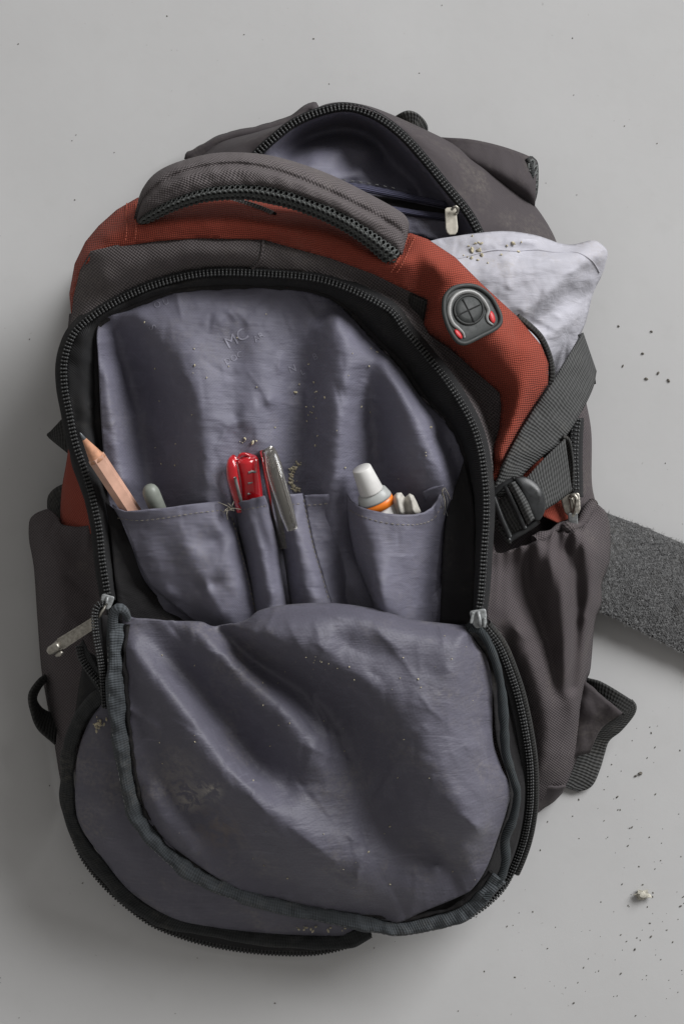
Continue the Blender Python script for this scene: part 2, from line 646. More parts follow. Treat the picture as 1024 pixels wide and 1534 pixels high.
def floor_mat():
    k = NT('painted_concrete')
    tc = k.n('ShaderNodeTexCoord')
    ob = tc.outputs['Object']
    big = k.noise(ob, 5, 5, 0.6)
    mid = k.noise(ob, 60, 4, 0.6)
    c = k.mix(k.ramp(big, 0.3, 0.7), (0.455, 0.452, 0.448), (0.505, 0.503, 0.50))
    c = k.mix(k.ramp(mid, 0.55, 0.8, 0, 0.2), c, (0.40, 0.395, 0.385))
    # faint scuffs: stretched noise
    mp = k.n('ShaderNodeMapping')
    mp.inputs['Rotation'].default_value = (0, 0, 0.9)
    mp.inputs['Scale'].default_value = (12, 90, 1)
    k.l(ob, mp.inputs[0])
    sc = k.noise(mp.outputs[0], 1.0, 3, 0.6, 0.6)
    c = k.mix(k.ramp(sc, 0.70, 0.80, 0, 0.16), c, (0.30, 0.29, 0.28))
    # pin-prick stains
    sp = k.noise(ob, 330, 2, 0.5)
    sg = k.noise(ob, 9, 2, 0.5)
    fac = k.math('MULTIPLY', k.ramp(sp, 0.73, 0.80, 0, 0.6), k.ramp(sg, 0.42, 0.62), clamp=True)
    c = k.mix(fac, c, (0.16, 0.15, 0.13))
    k.l(c, k.b.inputs['Base Color'])
    k.l(k.ramp(mid, 0.3, 0.7, 0.5, 0.62), k.b.inputs['Roughness'])
    k.b.inputs['Specular IOR Level'].default_value = 0.3
    bp = k.n('ShaderNodeBump')
    bp.inputs['Strength'].default_value = 0.03
    bp.inputs['Distance'].default_value = 0.002
    fine = k.noise(ob, 120, 5, 0.6)
    k.l(k.math('ADD', fine, k.math('MULTIPLY', big, 3.0)), bp.inputs['Height'])
    k.l(bp.outputs[0], k.b.inputs['Normal'])
    return k.m

M = {}
M['floor'] = floor_mat()
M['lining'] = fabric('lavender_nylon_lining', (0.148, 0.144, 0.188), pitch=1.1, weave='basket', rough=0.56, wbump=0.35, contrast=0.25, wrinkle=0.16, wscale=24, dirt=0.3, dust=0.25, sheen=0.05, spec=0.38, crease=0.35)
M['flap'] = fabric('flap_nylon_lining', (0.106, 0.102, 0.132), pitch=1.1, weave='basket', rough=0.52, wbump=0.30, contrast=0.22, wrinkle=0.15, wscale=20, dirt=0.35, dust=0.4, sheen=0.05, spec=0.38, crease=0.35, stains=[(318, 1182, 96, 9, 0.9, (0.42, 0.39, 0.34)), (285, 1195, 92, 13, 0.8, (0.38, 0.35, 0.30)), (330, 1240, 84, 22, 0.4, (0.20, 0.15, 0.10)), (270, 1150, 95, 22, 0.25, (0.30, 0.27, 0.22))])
M['grey'] = fabric('grey_brown_oxford', (0.120, 0.105, 0.106), pitch=2.1, wbump=0.8, contrast=0.62, wrinkle=0.25, wscale=35, dust=0.25)
M['side'] = fabric('side_oxford', (0.084, 0.071, 0.074), pitch=1.8, wbump=0.8, contrast=0.62, wrinkle=0.3, wscale=30, dust=0.2)
M['smooth'] = fabric('smooth_grey_polyester', (0.066, 0.057, 0.060), pitch=0.9, wbump=0.25, contrast=0.25, wrinkle=0.3, wscale=25, dust=0.3)
M['red'] = fabric('rust_red_oxford', (0.265, 0.052, 0.032), pitch=1.75, wbump=0.8, contrast=0.55, wrinkle=0.2, wscale=35, dust=0.12, dirt=0.35)
M['tape'] = fabric('black_zip_tape', (0.022, 0.022, 0.023), pitch=1.2, weave='twill', wbump=0.5, contrast=0.5, dust=0.12, wrinkle=0.3, wscale=45)
M['black'] = fabric('black_gusset_cloth', (0.020, 0.019, 0.020), pitch=1.2, wbump=0.4, contrast=0.4, dust=0.15, wrinkle=0.4, wscale=40)
M['webbing'] = fabric('charcoal_webbing', (0.070, 0.071, 0.070), pitch=1.9, weave='rib', wbump=0.9, contrast=0.6, dust=0.2, dirt=0.3)
M['webdark'] = fabric('dark_webbing', (0.040, 0.040, 0.039), pitch=1.9, weave='rib', wbump=0.9, contrast=0.5, dust=0.2, dirt=0.3)
M['bind'] = fabric('slate_binding_tape', (0.080, 0.089, 0.097), pitch=1.5, weave='rib', wbump=0.7, contrast=0.45, dust=0.3, dirt=0.6)
M['binddark'] = fabric('dark_binding_tape', (0.034, 0.036, 0.037), pitch=1.5, weave='rib', wbump=0.7, contrast=0.45, dust=0.2, dirt=0.5)
M['bindteal'] = fabric('teal_piping', (0.043, 0.050, 0.054), pitch=1.5, weave='twill', wbump=0.8, contrast=0.6, dust=0.15)
M['cloth'] = fabric('white_cotton', (0.41, 0.405, 0.445), pitch=0.7, wbump=0.2, contrast=0.10, wrinkle=0.12, wscale=30, dirt=0.12, dust=0.35, spec=0.15, crease=0.25, dustcol=(0.33, 0.27, 0.18))
M['navy'] = fabric('navy_ribbed_tape', (0.065, 0.065, 0.105), pitch=1.2, weave='cord', wbump=0.9, contrast=0.5, dust=0.1)
M['felt'] = fabric('grey_felt', (0.066, 0.066, 0.067), pitch=2.3, wbump=0.4, contrast=0.3, wrinkle=0.2, wscale=160, dust=0.3)
M['fibre'] = plain('pale_fibre', (0.19, 0.19, 0.19), 0.8, var=0.5, bscale=500)
M['coil'] = plain('zip_coil_nylon', (0.036, 0.037, 0.037), 0.38, spec=0.5, bscale=300, var=0.3)
M['mesh'] = plain('spacer_mesh_net', (0.075, 0.08, 0.077), 0.6, bscale=600, var=0.3)
M['meshbase'] = plain('mesh_foam', (0.012, 0.012, 0.012), 0.9)
M['metal'] = plain('worn_zinc', (0.36, 0.34, 0.30), 0.42, metal=0.9, bump=0.4, bscale=500, var=0.35)
M['dullmetal'] = plain('dull_grey_slider', (0.26, 0.27, 0.27), 0.5, metal=0.4, bump=0.4, bscale=600, var=0.35)
M['tab'] = plain('bone_coloured_pull', (0.42, 0.39, 0.33), 0.55, bump=0.3, bscale=200, var=0.25)
M['buckle'] = plain('black_acetal', (0.020, 0.021, 0.022), 0.35, spec=0.5, bscale=200, var=0.3, bump=0.05)
M['rubber'] = plain('dark_rubber', (0.032, 0.035, 0.034), 0.6, bscale=300, var=0.2, bump=0.08)
M['rubberin'] = plain('darker_rubber', (0.018, 0.019, 0.018), 0.65, bscale=300, var=0.2)
M['silver'] = plain('silver_paint', (0.20, 0.20, 0.195), 0.4, metal=0.2, bscale=300)
M['badgered'] = plain('red_enamel', (0.48, 0.025, 0.028), 0.4, bscale=300)
M['thread'] = plain('tan_thread', (0.26, 0.235, 0.19), 0.8, bscale=900, var=0.4)
M['redthread'] = plain('red_thread', (0.36, 0.085, 0.05), 0.8, bscale=900, var=0.4)
M['greythread'] = plain('grey_thread', (0.10, 0.10, 0.10), 0.8, bscale=900, var=0.4)
M['print'] = plain('pale_print', (0.25, 0.245, 0.30), 0.6, bscale=250, var=0.3)
M['grain'] = plain('sand_grain', (0.46, 0.41, 0.29), 0.8, bscale=700, var=0.6)
M['crumb'] = plain('dark_crumb', (0.11, 0.10, 0.085), 0.9, bscale=500, var=0.7)
M['pebble'] = plain('pale_mortar_chip', (0.42, 0.40, 0.34), 0.9, bscale=400, var=0.3, bump=0.8)
M['wood'] = plain('cedar_wood', (0.58, 0.34, 0.25), 0.5, bscale=90, var=0.18, coat=0.2)
M['woodcut'] = plain('cut_cedar', (0.50, 0.25, 0.15), 0.75, bscale=300, var=0.25, bump=0.4)
M['graphite'] = plain('graphite', (0.16, 0.17, 0.18), 0.4, metal=0.3)
M['greygreen'] = plain('grey_green_plastic', (0.20, 0.215, 0.19), 0.42, bscale=150, var=0.12)
M['redplastic'] = plain('clear_red_plastic', (0.55, 0.012, 0.02), 0.24, trans=0.25, bscale=60, var=0.15, coat=0.5)
M['clear'] = plain('smoky_clear_plastic', (0.30, 0.285, 0.26), 0.18, trans=0.75, bscale=60, var=0.15, spec=0.4)
M['pencore'] = plain('smoky_pen_core', (0.10, 0.095, 0.085), 0.35, bscale=60, var=0.2)
M['whiteplastic'] = plain('white_plastic', (0.64, 0.63, 0.61), 0.4, bscale=150, var=0.06)
M['greyplastic'] = plain('grey_tube_shoulder', (0.36, 0.37, 0.36), 0.4, bscale=150, var=0.08)
M['orange'] = plain('orange_print', (0.80, 0.20, 0.02), 0.4, bscale=150, var=0.15)
M['paper'] = plain('white_tissue', (0.50, 0.475, 0.43), 0.9, bscale=200, var=0.12, bump=0.6)

# ------------------------------------------------------------------ setting: the floor
fl = mesh_obj('floor', [(-4, -4, 0), (4, -4, 0), (4, 4, 0), (-4, 4, 0)], [(0, 1, 2, 3)], M['floor'], smooth=False)
fl['kind'] = 'structure'

# ------------------------------------------------------------------ the backpack
BP = empty('backpack', (0, 0, 0), 'worn grey and rust red backpack lying on its back, front pocket unzipped and folded open', 'backpack')

# ---- closed carcass under all the panels
bo = [(125, 400), (108, 520), (108, 650), (112, 800), (112, 950), (112, 1080), (116, 1180), (160, 1275), (250, 1345), (380, 1385), (500, 1385),
      (620, 1350), (710, 1300), (770, 1215), (805, 1130), (835, 1000), (850, 850), (862, 720), (850, 600), (800, 480), (720, 390), (600, 350), (420, 330), (260, 340), (170, 360)]
def inset(poly, d):
    p = np.array(poly, float)
    c = p.mean(0)
    v = p - c
    return c + v * (1 - d / np.linalg.norm(v, axis=1))[:, None]
def ring(poly, z):
    r = np.array(poly, float)
    return [(a, b, z) for a, b in r] + [(r[0][0], r[0][1], z)]
def ztop(y):
    return float(np.interp(y, [330, 400, 900, 1000, 1150, 1300, 1400], [44, 46, 46, 42, 26, 9, 5]))
i1 = inset(bo, 22)
i2 = inset(bo, 60)
lines = [ring(bo, 1.5)]
lines.append([(a, b, min(46, ztop(b) * 0.8)) for a, b in i1] + [(i1[0][0], i1[0][1], 40)])
lines.append([(a, b, ztop(b)) for a, b in i2] + [(i2[0][0], i2[0][1], 66)])
lines += [[(300, y, ztop(y)), (480, y, ztop(y)), (640, y, ztop(y))] for y in range(480, 1300, 100)]
patch('carcass', bo, Field(lines, soft=12, step=30), M['side'], BP, step=12, thick=1.0)

# ---- zip path of the front pocket (centre of the coil), height in mm
ZL = [(162, 892, 100), (154, 842, 99), (149, 793, 98), (139, 745, 97), (128, 706, 96), (113, 662, 95), (104, 617, 95), (97, 578, 95), (97, 540, 96), (110, 502, 98), (136, 476, 101)]
ZT = [(180, 449, 104), (228, 428, 108), (284, 413, 111), (332, 408, 113), (395, 410, 114), (460, 415, 114), (503, 425, 113), (546, 443, 112), (586, 466, 111)]
ZR = [(606, 493, 110), (636, 529, 110), (666, 566, 110), (692, 606, 111), (709, 639, 112), (719, 672, 112), (725, 712, 113), (728, 760, 114), (724, 833, 115), (720, 890, 115), (716, 918, 115)]
ZALL = ZL + ZT + ZR
zc = cat(ZALL, step=10)

def offset_path(path, d, dz=0.0):
    p = np.array(path, float)
    t = np.gradient(p[:, :2], axis=0)
    t /= np.linalg.norm(t, axis=1)[:, None]
    nrm = np.stack([-t[:, 1], t[:, 0]], 1)      # to the right of travel in image axes (inside for this loop)
    q = p.copy()
    q[:, :2] += nrm * np.array(d)[..., None] if np.ndim(d) else nrm * d
    q[:, 2] += dz
    return q

# ---- zip tape: from the coil inwards, hanging down as a black rim
IN = [(176, 900, 86), (170, 840, 84), (165, 780, 83), (158, 700, 84), (151, 620, 86), (149, 540, 88), (150, 490, 92), (196, 463, 96), (262, 438, 99), (330, 431, 99),
      (420, 431, 97), (470, 438, 95), (505, 452, 92), (536, 483, 90), (565, 513, 90), (601, 550, 89), (634, 596, 89), (668, 630, 89), (690, 670, 88), (702, 725, 88), (706, 800, 86), (704, 930, 86)]
mid = []
A_, B_ = cat(zc, n=24), cat(IN, n=24)
for a, b in zip(A_, B_):
    mid.append(tuple((a * 0.45 + b * 0.55) + np.array([0, 0, 4.0])))
loft('pocket_rim', [offset_path(zc, 3, -1.5), mid, [(a, b, c - 2) for a, b, c in IN]], M['tape'], BP, n=180, m=12, thick=0.8, wr=(2.2, 26), seed=3.0)
# raised hem along the rim's inner edge
tube('rim_hem', [(a, b, c + 1.5) for a, b, c in offset_path(cat(IN, step=18), -3)], 2.0, M['black'], BP, seg=8, flat=0.6, wob=0.5)
# outer half of the tape (between coil and bag)
tape = loft('zip_tape', [offset_path(zc, -13, -4.5), offset_path(zc, -4, -1.0), offset_path(zc, 4, -1.2)], M['tape'], BP, n=200, m=6, thick=0.7)
zip_teeth('zip_teeth', ZALL, M['coil'], tape, side=1)

# ---- lining inside the front pocket
LO = [(150, 484), (196, 464), (262, 438), (330, 431), (420, 431), (470, 439), (503, 452), (535, 483), (563, 514), (600, 551), (633, 597), (667, 631), (688, 670), (701, 725), (706, 800), (704, 950),
      (620, 975), (450, 978), (260, 965), (185, 940), (172, 860), (165, 780), (157, 700), (151, 620), (148, 540)]
LOz = [(x, y, z) for (x, y), z in zip(LO, [95, 98, 99, 99, 97, 94, 91, 90, 89, 88, 88, 88, 87, 86, 84, 82, 82, 82, 81, 80, 80, 82, 92, 96, 97])]
lin_lines = [
    LOz + [LOz[0]],
    [(176, 495, 90), (188, 560, 84), (203, 640, 81), (222, 735, 78), (240, 820, 76)],
    [(206, 472, 100), (240, 506, 101), (268, 540, 102), (294, 592, 103), (305, 650, 101), (312, 740, 97), (316, 840, 88)],
    [(160, 560, 98), (172, 640, 96), (186, 720, 92)],
    [(340, 470, 100), (350, 530, 98), (352, 620, 98), (360, 700, 94), (366, 760, 88), (372, 850, 84)],
    [(380, 480, 99), (392, 560, 98), (398, 660, 96), (398, 740, 88), (400, 850, 84)],
    [(440, 470, 94), (452, 540, 91), (450, 620, 88), (444, 740, 84), (444, 840, 82)],
    [(505, 480, 99), (524, 520, 101), (514, 570, 101), (507, 640, 100), (503, 735, 94), (500, 820, 86)],
    [(548, 540, 98), (556, 600, 90), (560, 670, 85), (560, 740, 82), (565, 820, 80)],
    [(578, 540, 96), (602, 578, 99), (630, 630, 99), (655, 690, 97), (674, 735, 91), (684, 780, 82)],
    [(660, 655, 88), (680, 690, 86), (692, 740, 84)],
    [(325, 650, 99.5), (368, 624, 99.5), (400, 600, 99)],
    [(440, 450, 96), (480, 470, 93)],
]
lin_lines += [[(a, b, 84) for a, b in ((250, 900), (400, 900), (560, 900), (660, 900))]]
class Amp:
    """deepens the folds of a field relative to its own edge"""
    def __init__(self, edge, f, g):
        self.e, self.f, self.g = Field([edge], soft=30, step=30), f, g
    def __call__(self, p):
        e = self.e(p)
        return e + self.g * (self.f(p) - e)
    def at(self, x, y):
        return float(self([(x, y)])[0])
FL_ = Amp(LOz + [LOz[0]], Field(lin_lines, soft=7, step=14), 1.8)
FL_ = Crease(FL_, 1.5, (150, 440, 700, 760), 75, 2, n=55, fb=(1.0, 70))
FL_ = Crease(FL_, 0.95, (150, 440, 700, 760), 70, 12, n=150, length=(14, 60), spread=50, fb=(0.25, 14), w=(2.0, 4.5))
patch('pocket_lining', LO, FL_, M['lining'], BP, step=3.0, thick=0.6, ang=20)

# ---- faint print on the lining
def text_on(body, px, py, size, ang, f, mat, parent, bold=0.0, dz=0.32, shear=0.0):
    cu = bpy.data.curves.new('letters', 'FONT')
    cu.body = body
    cu.size = 1.0
    cu.offset = bold
    cu.shear = shear
    cu.resolution_u = 3
    o = bpy.data.objects.new('letters', cu)
    COL.objects.link(o)
    dg = bpy.context.evaluated_depsgraph_get()
    import bmesh
    me = o.evaluated_get(dg).to_mesh()
    bm = bmesh.new()
    bm.from_mesh(me)
    bmesh.ops.triangulate(bm, faces=bm.faces[:])
    bmesh.ops.subdivide_edges(bm, edges=bm.edges[:], cuts=2, use_grid_fill=True)
    v = np.array([q.co[:2] for q in bm.verts])
    fs = [tuple(q.index for q in p.verts) for p in bm.faces]
    bm.free()
    bpy.data.objects.remove(o)
    c, s = math.cos(math.radians(ang)), math.sin(math.radians(ang))
    X = px + (v[:, 0] * c - v[:, 1] * s) * size
    Y = py - (v[:, 0] * s + v[:, 1] * c) * size
    z = f(np.stack([X, Y], 1)) + dz
    return mesh_obj('printed_letters', [P(a, b, q) for a, b, q in zip(X, Y, z)], fs, mat, parent, smooth=False)
LINING = bpy.data.objects['pocket_lining']
text_on('MC', 342, 523, 25, 30, FL_, M['print'], LINING)
text_on('DOC', 339, 547, 13, 28, FL_, M['print'], LINING)
text_on('AR', 383, 513, 13, 34, FL_, M['print'], LINING)
text_on('N', 434, 559, 15, 20, FL_, M['print'], LINING)
text_on('L', 452, 562, 11, 24, FL_, M['print'], LINING)
text_on('B', 470, 540, 14, 24, FL_, M['print'], LINING)
text_on('S', 222, 490, 16, -60, FL_, M['print'], LINING)
text_on('O U', 232, 462, 13, 18, FL_, M['print'], LINING)

# ---- organiser pockets
def pocket(outline, lines, top, seed, ang=0, mat='lining', soft=8, smooth_outline=False):
    f = Crease(Field(lines, soft=7, step=12), 0.9, (min(q[0] for q in outline), 740, max(q[0] for q in outline), 940), 75, int(seed), n=14, length=(20, 60), fb=(0.5, 40))
    f = Crease(f, 0.5, (min(q[0] for q in outline), 745, max(q[0] for q in outline), 940), 60, int(seed) + 40, n=30, length=(12, 45), spread=60, fb=(0.2, 12), w=(2.0, 4.0))
    o = patch('pen_pocket', outline, f, M[mat], BP, step=3.0, thick=0.9, ang=ang, smooth_outline=smooth_outline)
    if top:
        p = cat(top, step=10)
        z = f(p) + 0.35
        stitches('stitching', [(a, b, c) for (a, b), c in zip(p[:, :2], z)], M['thread'], o)
    return o, f
p1o = [(168, 757), (176, 763), (187, 767), (205, 766), (223, 764), (255, 760), (288, 755), (315, 752), (340, 750), (346, 769), (356, 797), (363, 825), (370, 851), (376, 876), (383, 915), (392, 962), (330, 962), (300, 936), (272, 916), (247, 896), (223, 874), (209, 846), (201, 822), (190, 795)]
p1, f1 = pocket(p1o, [
    [(168, 757, 98), (187, 767, 105), (223, 764, 109), (288, 755, 108), (325, 752, 103), (340, 750, 98)],
    [(168, 757, 97), (190, 795, 97), (201, 822, 95), (223, 874, 92), (272, 916, 90), (330, 962, 89)],
    [(215, 790, 101), (235, 850, 99), (280, 900, 95), (330, 940, 92)],
    [(265, 785, 107), (290, 830, 108), (310, 880, 106), (330, 920, 101)],
    [(240, 800, 103), (262, 855, 101)],
    [(325, 770, 104), (338, 820, 106), (350, 880, 104)],
    [(348, 772, 92), (363, 825, 93), (376, 876, 92), (388, 945, 90)],
    [(300, 815, 105), (350, 808, 101)], [(250, 890, 96), (330, 872, 103.5)],
], [(176, 776), (205, 780), (240, 777), (290, 769), (336, 764)], 4.0, ang=8)
p2o = [(350, 757), (362, 752), (380, 747), (397, 743), (402, 757), (406, 775), (416, 815), (422, 860), (428, 900), (432, 955), (388, 955), (382, 915), (376, 880), (366, 830), (357, 795)]
p2, f2 = pocket(p2o, [
    [(350, 757, 101), (365, 751, 109), (385, 746, 109), (397, 743, 102)],
    [(350, 760, 91), (366, 830, 91), (376, 880, 91), (388, 950, 90)],
    [(370, 775, 106), (386, 830, 106), (398, 890, 104), (408, 940, 98)],
    [(384, 770, 107), (400, 830, 106), (412, 890, 104)],
    [(405, 770, 93), (416, 815, 91), (428, 900, 91), (432, 950, 90)],
], [(353, 766), (375, 762), (402, 757)], 5.0, ang=12)
p3o = [(412, 744), (430, 741), (453, 739), (459, 770), (470, 820), (483, 863), (496, 903), (512, 955), (440, 955), (434, 900), (427, 850), (420, 800)]
p3, f3 = pocket(p3o, [
    [(412, 744, 95), (430, 741, 102), (453, 739, 96)],
    [(412, 748, 89), (420, 800, 87), (434, 900, 87), (440, 950, 87)],
    [(432, 780, 102), (446, 840, 102), (456, 900, 99), (464, 945, 95)],
    [(446, 770, 101), (462, 830, 102), (476, 890, 101), (486, 940, 96)],
    [(458, 770, 96), (470, 820, 96), (483, 863, 96), (500, 920, 93)],
], [(416, 758), (436, 756), (455, 754)], 6.0, ang=12)
p4o = [(455, 742), (485, 741), (514, 737), (517, 760), (523, 800), (530, 840), (545, 885), (562, 955), (512, 955), (497, 903), (484, 863), (471, 820), (461, 775)]
p4, f4 = pocket(p4o, [
    [(455, 742, 95), (485, 741, 98), (514, 737, 97)],
    [(461, 775, 94), (484, 863, 94), (505, 935, 92)],
    [(485, 770, 93), (500, 830, 88), (515, 880, 85), (525, 930, 84)],
    [(500, 760, 94), (512, 800, 86), (522, 850, 81), (540, 900, 80)],
    [(516, 752, 91), (523, 800, 83), (532, 850, 79), (552, 930, 79)],
], [(460, 757), (486, 755), (512, 751)], 7.0, ang=10)
p5o = [(518, 739), (524, 750), (535, 758), (555, 764), (578, 769), (600, 771), (621, 771), (636, 768), (647, 761), (655, 750), (659, 740), (664, 727), (667, 745), (667, 775), (664, 810), (661, 850), (658, 930), (650, 960), (570, 960), (560, 910), (550, 885), (538, 855), (530, 830), (524, 800), (520, 769)]
p5, f5 = pocket(p5o, [
    [(518, 739, 97), (535, 758, 106), (578, 769, 113), (621, 771, 110), (647, 761, 102), (664, 727, 96)],
    [(520, 769, 94), (530, 833, 90), (550, 885, 88), (568, 955, 87)],
    [(541, 785, 110), (547, 830, 109), (554, 875, 106), (562, 925, 101)],
    [(575, 790, 114), (590, 840, 112), (600, 890, 108), (606, 940, 100)],
    [(612, 795, 110), (622, 830, 104), (626, 880, 96), (628, 930, 91)],
    [(640, 790, 99), (644, 840, 89), (644, 900, 85)],
    [(667, 750, 94), (664, 810, 86), (658, 930, 82)],
], [(523, 764), (538, 772), (575, 783), (620, 786), (648, 778), (661, 757)], 8.0, ang=-6)
loft('pocket_side_wall', [[(158, 752, 91), (166, 800, 90), (172, 860, 90), (180, 935, 90)], [(176, 766, 90), (196, 815, 86), (224, 880, 84), (300, 950, 83)]], M['black'], BP, n=30, m=10, thick=0.6, wr=(1.5, 30), seed=5)
loft('pocket_side_wall', [[(694, 690, 93), (707, 745, 94), (711, 810, 95), (708, 935, 95)], [(684, 722, 92), (672, 760, 93), (664, 815, 90), (658, 935, 87)]], M['black'], BP, n=30, m=10, thick=0.6, wr=(1.5, 30), seed=6)
# torn inner wall of the last pocket
loft('pocket_back_wall', [[(633, 738, 99), (645, 732, 101), (664, 727, 101)], [(636, 752, 92), (648, 748, 91), (662, 742, 92)]], M['lining'], p5, n=14, m=6, thick=0.6)
# vertical seams between the pockets
for f, line in ((f1, [(343, 762), (352, 790), (362, 830), (373, 875), (383, 918)]), (f3, [(455, 748), (461, 780), (470, 822), (482, 862), (493, 900)])):
    q = cat(line, step=10)
    stitches('seam_stitching', [(a, b, c + 0.5) for (a, b), c in zip(q, f(q))], M['thread'], p1 if f is f1 else p3, length=2.0)
# knots of loose thread
for k in range(9):
    x, y = 345 + random.uniform(-3, 3), 761 + random.uniform(-3, 3)
    a = random.uniform(0, 6.28)
    l = random.uniform(8, 20)
    tube('loose_thread', [(x, y, 104), (x + math.cos(a) * l * 0.5 + random.uniform(-3, 3), y + math.sin(a) * l * 0.5, 108), (x + math.cos(a) * l, y + math.sin(a) * l, 105)], 0.22, M['thread'], p1, seg=5, step=2)
for k in range(7):
    x, y = 664 + random.uniform(-3, 3), 730 + random.uniform(-4, 10)
    l = random.uniform(10, 38)
    tube('loose_thread', [(x, y, 102), (x + random.uniform(-2, 6), y + l * 0.5, 104), (x + random.uniform(-6, 8), y + l, 99)], 0.2, M['thread'] if k % 2 else M['greythread'], p5, seg=5, step=2)

# ---- folded-down flap: lining
FO = [(184, 924), (202, 926), (220, 927), (259, 930), (300, 931), (320, 938), (350, 934), (371, 927), (389, 914), (427, 906), (492, 903), (556, 911), (621, 928), (685, 936), (699, 942), (712, 962), (728, 985), (736, 1020), (737, 1060), (738, 1110), (750, 1148),
      (764, 1183), (758, 1215), (749, 1243), (730, 1296), (710, 1328), (690, 1342), (628, 1368), (596, 1382), (569, 1374), (538, 1370), (480, 1361), (412, 1345), (369, 1338), (330, 1318), (298, 1297), (255, 1265), (226, 1232), (211, 1192), (196, 1127), (190, 1043), (186, 974)]
fz = [104, 105, 105, 106, 105, 103, 106, 109, 110, 111, 112, 112, 111, 110, 108, 103, 100, 97, 95, 92, 89, 84, 79, 75, 67, 61, 57, 51, 48, 47, 48, 50, 56, 60, 65, 70, 76, 81, 86, 93, 99, 103]
FOz = [(x, y, z) for (x, y), z in zip(FO, fz)]
flap_lines = [
    FOz + [FOz[0]],
    [(389, 930, 115), (440, 922, 118), (492, 920, 119), (560, 928, 119), (621, 944, 117), (680, 952, 115)],
    [(375, 948, 115), (422, 968, 118), (513, 1005, 118), (592, 1060, 115), (640, 1125, 111), (690, 1195, 103), (715, 1240, 93)],
    [(520, 960, 119), (600, 990, 118), (650, 1010, 117)],
    # deep fold under the first ridge
    [(330, 946, 101), (372, 985, 100), (430, 1020, 98), (490, 1066, 95), (525, 1120, 91), (548, 1190, 85), (590, 1245, 77), (640, 1280, 70), (680, 1310, 64)],
    # second ridge (from the top edge of the left lobe)
    [(290, 940, 109), (322, 962, 109), (372, 1015, 107), (425, 1065, 105), (462, 1110, 101), (480, 1150, 96)],
    # its shaded foot
    [(212, 945, 104), (262, 1000, 100), (312, 1062, 95), (355, 1118, 91), (385, 1160, 90), (430, 1185, 90)],
    # third ridge
    [(196, 972, 106), (230, 1008, 108), (266, 1046, 108), (308, 1100, 106), (352, 1154, 102), (400, 1204, 97), (452, 1256, 89), (506, 1300, 78), (560, 1335, 66)],
    [(480, 1215, 88), (540, 1265, 80), (590, 1305, 71), (622, 1345, 60)],
    [(655, 1300, 69), (648, 1340, 59)],
    # foot of the third ridge
    [(205, 1050, 100), (218, 1110, 96), (245, 1165, 90), (290, 1215, 83), (340, 1265, 76), (400, 1310, 66), (470, 1338, 58)],
    [(240, 1075, 103), (248, 1120, 99)], [(222, 1050, 103), (232, 1090, 101)],
    [(222, 1190, 90), (246, 1235, 84), (285, 1276, 77)],
    # crest running down the right side
    [(699, 948, 112), (682, 1000, 116), (662, 1045, 116), (656, 1100, 112), (668, 1140, 109), (700, 1190, 101)],
    [(712, 985, 106), (716, 1040, 102), (715, 1085, 101), (728, 1130, 97)],
    [(745, 1195, 88), (735, 1240, 81), (705, 1300, 69)],
    [(600, 1150, 101), (640, 1220, 93), (690, 1275, 80)],
]
FF = Crease(Amp(FOz + [FOz[0]], Field(flap_lines, soft=7, step=14), 1.7), 2.0, (190, 910, 760, 1370), 48, 5, n=75, length=(30, 120), fb=(1.0, 80))
FF = Crease(FF, 1.15, (190, 910, 760, 1370), 52, 15, n=190, length=(16, 80), spread=45, fb=(0.25, 16), w=(2.0, 4.5))
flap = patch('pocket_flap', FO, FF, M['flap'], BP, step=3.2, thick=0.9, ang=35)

# ---- second layer of the flap (its gusset) below the binding
GO = [(160, 1045), (133, 1083), (116, 1134), (113, 1200), (122, 1240), (155, 1287), (197, 1337), (256, 1374), (314, 1388), (400, 1398), (500, 1402), (548, 1396), (600, 1388), (540, 1340), (420, 1300), (300, 1240), (230, 1150), (205, 1060), (185, 1010)]
gl = [[(160, 1045, 86), (133, 1083, 78), (118, 1134, 67), (114, 1200, 54), (124, 1240, 44), (156, 1287, 34), (197, 1337, 27), (256, 1374, 22), (314, 1388, 20), (400, 1398, 18), (500, 1402, 18), (548, 1396, 18)],
      [(600, 1388, 30), (540, 1340, 34), (420, 1300, 44), (300, 1240, 55), (230, 1150, 70), (205, 1060, 82), (185, 1010, 88)],
      [(160, 1100, 80), (150, 1180, 66), (175, 1250, 52), (230, 1310, 42), (320, 1350, 34), (420, 1372, 29), (520, 1385, 26)]]
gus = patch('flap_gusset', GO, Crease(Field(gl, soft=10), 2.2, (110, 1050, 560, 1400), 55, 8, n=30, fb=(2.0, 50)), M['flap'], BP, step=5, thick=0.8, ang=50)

# ---- slate binding round the flap
bl = [(176, 934), (173, 974), (174, 1020), (177, 1073), (183, 1119), (191, 1171), (203, 1218), (226, 1253), (257, 1284), (298, 1312), (345, 1334), (392, 1350), (430, 1359), (470, 1367), (500, 1373), (558, 1385), (597, 1391), (647, 1383), (690, 1370), (722, 1344), (746, 1314)]
bz = [106, 105, 103, 100, 96, 90, 85, 80, 74, 68, 63, 58, 55, 52, 50, 48, 47, 50, 54, 60, 65]
def band(name, pts, zs, wid, mat, parent, n, wr, seed, bulge=2.6, under=8):
    p = np.array([(a, b, c) for (a, b), c in zip(pts, zs)], float)
    p = cat(p, step=14)
    wv = np.array([1 + 0.32 * fbm(a, b, 32, seed) for a, b, c in p])
    o1 = offset_path(p, -wid / 2 * wv, -under)
    o2 = offset_path(p, -wid * 0.36 * wv, 0)
    o3 = offset_path(p, wid * 0.30 * wv, 1)
    o4 = offset_path(p, wid / 2 * wv, -2)
    return loft(name, [o1, o2, o3, o4], mat, parent, n=n, m=12, thick=0.9, wr=wr, seed=seed)
